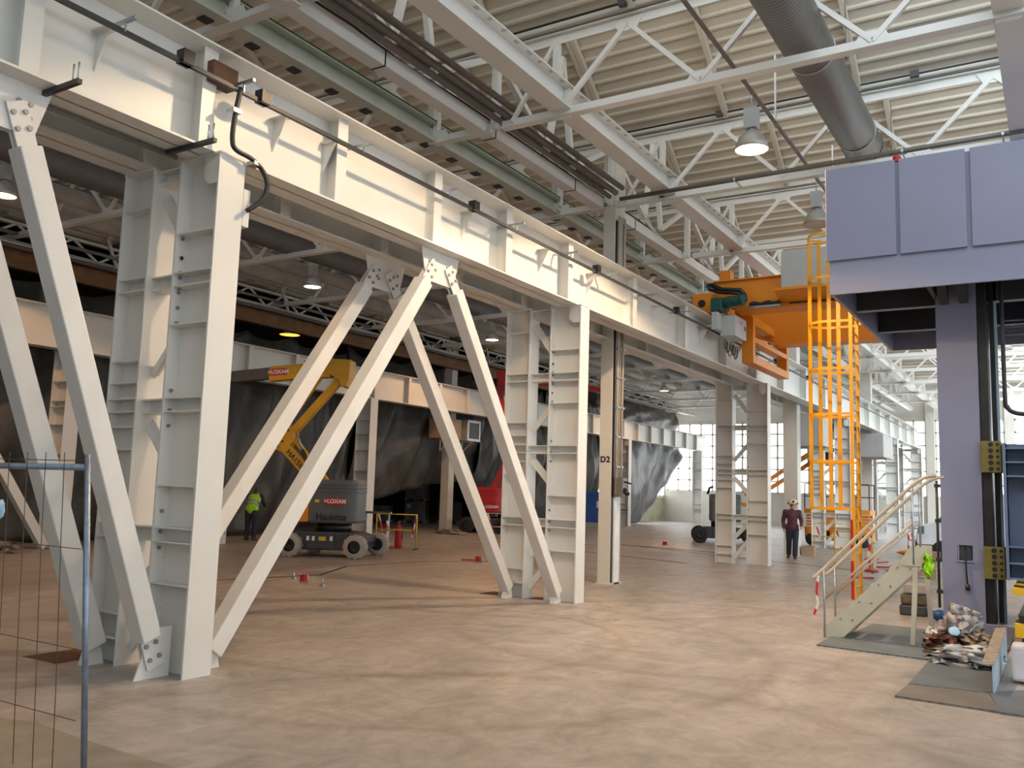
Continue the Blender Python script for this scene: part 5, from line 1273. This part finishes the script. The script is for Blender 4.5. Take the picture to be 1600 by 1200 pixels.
barrier('rusty yellow barrier frame with tape in front of the fourth twin column', -6.75, 32.2, R(5), 1.3, 1.0)
barrier('barrier frame with tape beside the ladder foot, seen between the handrails', -4.6, 24.2, R(10), .9, 1.0)
barrier('red barrier frame with tape by the front of the van', -4.2, 34.4, R(0), 1.0, .9, 'red')
fx = thing('fire_extinguisher', 'red fire extinguisher standing at the end of the yellow barrier frame', 'fire extinguisher', (-16.75, 20.9, 0))
MB().lathe([(0, 0), (.10, 0), (.11, .03), (.11, .55), (.08, .64), (.035, .68), (.03, .72), (0, .72)], (0, 0, 0), 20).build('cylinder', M['red'], fx)
m = MB(); m.bar((0, -.08, .76), (0, .1, .79), .03, .03); m.tube([(0, 0, .7), (0, 0, .77)], .02, 8); m.tube([(.05, 0, .73), (.15, 0, .6), (.13, 0, .25)], .014, 8); m.build('valve', M['black'], fx)
def post(lab, x, y, h=1.0, base='red'):
    t = thing('warning_post', lab, 'post', (x, y, 0), group='red and white warning posts')
    MB().tube([(0, 0, .04), (0, 0, h)], .035, 10).build('pole', M['tape'], t); MB().lathe([(0, 0), (.22, 0), (.2, .05), (.05, .07), (0, .07)], (0, 0, 0), 14).build('base', M[base], t)
post('red and white warning post on a red base right of the yellow ladder', -4.28, 24.6)
post('red and white warning post further back near the fifth column', -4.6, 33.8)
post('red and white warning post beside the yellow lift extinguisher', -16.95, 20.6, .8)
def anchor(lab, x, y, n=3):
    t = thing('floor_anchor', lab, 'floor anchor', (x, y, 0), group='red floor anchors')
    m = MB(); m.box(-.06, .06, -.05, .05, .03, .15); m.build('block', M['red'], t, bevel=.006)
    m = MB()
    for sx in (-.09, .09): m.tube([(sx, 0, 0), (sx, 0, .17)], .012, 8)
    m.build('pin', M['galv'], t)
anchor('red floor anchor with two steel pins on the floor before the yellow lift', -11.75, 12.0)
anchor('red floor anchor on the floor left of the second twin column', -12.3, 18.5)
anchor('red floor anchor on the floor between D2 and the third twin column', -12.2, 30.4)
for k, (x, y) in enumerate(((-12.35, 12.35), (-11.15, 11.85))):
    tag(MB((x, y, 0)).tube([(x, y, 0), (x, y, .14)], .013, 8).box(x-.04, x+.04, y-.03, y+.03, 0, .04).build('anchor_pin', M['galv']), 'loose steel pin standing %s of the nearest red floor anchor' % ('left', 'right')[k], 'pin')
for k, (x, y, a) in enumerate(((-12.75, 18.8, 20), (-12.05, 18.9, -30), (-4.2, 26.4, 15), (-4.6, 28.5, 60), (-4.0, 22.2, 5), (-3.9, 25.3, 80), (-5.1, 29.6, 40))):
    b = MB((x, y, 0)); d = Vector((math.cos(R(a)), math.sin(R(a)), 0))*.22; b.bar(Vector((x, y, .02))-d, Vector((x, y, .03))+d, .07, .03)
    tag(b.build('red_strip', M['red']), 'red strip lying on the floor, %s' % ['left of the red floor anchor by the second column', 'behind the red floor anchor by the second column', 'right of the ladder foot', 'far behind the ladder foot', 'in front of the warning post by the ladder', 'right of the warning post by the ladder', 'near the fourth twin column'][k], 'strip', 'red strips on the floor')
t = thing('carton', 'open brown carton on the floor beside the fourth twin column', 'carton', (-7.05, 29.85, 0))
MB(t.location).box(-7.25, -6.85, 29.7, 30.0, 0, .3).build('box', M['card'], t)
MB(t.location).box(-7.22, -6.88, 29.72, 29.98, .3, .305).build('opening', M['rust'], t)
for k, (x, y, z, lab) in enumerate(((-29, 37.6, 0, 'lower right wrapped pallet'), (-29, 37.6, 1.15, 'upper right wrapped pallet'), (-30.3, 36.2, 0, 'left low wrapped pallet'), (-27.7, 38.8, 0, 'dark wrapped pallet at the far right'))):
    t = thing('wrapped_pallet', '%s in the dark behind the swooping plastic sheet' % lab, 'pallet', (x, y, z), R(25), 'wrapped pallets behind the plastic sheets')
    m = MB()
    for sx in (-.5, 0, .5): m.box(sx-.06, sx+.06, -.5, .5, 0, .1)
    m.box(-.58, .58, -.5, .5, .1, .13); m.build('pallet', M['card'], t)
    m = MB(); m.box(-.55, .55, -.48, .48, .13, 1.12 if k != 2 else .85)
    m.build('load', M['tarp_silver'] if k < 3 else M['tarp'], t, bevel=.04)
    MB().box(-.42, -.22, -.495, -.48, .75, .98) .build('blue_label', M['blue_plate'] if k < 3 else M['ebox_dark'], t) if k != 2 else None
t = thing('blue_container', 'blue container with white lettering seen left of the D2 column', 'container', (-21.6, 44.2, 0), R(20))
MB().box(-.7, .7, -.5, .5, .25, 1.9).build('body', M['blue'], t, bevel=.03); MB().box(-.8, .8, -.6, .6, 0, .25).build('base', M['ebox_dark'], t)
text_obj('lettering', 'M', .5, M['sign_white'], t, (.1, -.505, 1.2), (R(90), 0, 0), bold=.01)
MB().box(-1.3, -.75, -.5, .4, .0, 1.0).build('side_crate', M['ebox_dark'], t)
crumple('debris_heap', (-20.9, 29.4, .08), .6, .3, .12, M['cloth_tan'], 2.7, 'small heap of torn packing on the floor beside the far roof column', 'debris', 18, rough=.9)
crumple('debris_heap', (-22.3, 11.6, .1), 1.6, .3, .14, M['cloth_tan'], 5.2, 'heap of wooden scraps along the foot of the dark sheet behind the fence', 'debris', 20, rough=.9)
for k, (x, y, z) in enumerate(((-2.95, 23.6, 0), (-2.95, 23.6, .22), (-2.9, 23.62, .44))):
    tag(MB((x, y, z)).box(x-.35, x+.35, y-.2, y+.2, z+.06, z+.2).box(x-.3, x-.2, y-.2, y+.2, z, z+.06).box(x+.2, x+.3, y-.2, y+.2, z, z+.06).build('timber_block', M['card']), '%s timber block of the stack seen right of the stair top' % ('lowest', 'middle', 'topmost')[k], 'timber block', 'timber blocks behind the stair top')
for k, (x, y) in enumerate(((-4.5, 33.3), (-3.7, 33.4))):
    crumple('orange_cover', (x, y, .10), .4, .15, .09, M['lift_orange'], 3+k, 'orange plastic cover on the floor in front of the van, %s one' % ('left', 'right')[k], 'cover', 12, 'orange covers before the van', .3)
lt = thing('steel_trestle', 'grey steel trestle standing between the second column legs', 'trestle', (-20.2, 24.0, 0))
m = MB(); m.bar((-.5, 0, 0), (-.5, 0, .9), .06, .06); m.bar((.5, 0, 0), (.5, 0, .9), .06, .06); m.bar((-.6, 0, .9), (.6, 0, .9), .08, .08); m.build('frame', M['galv'], lt)
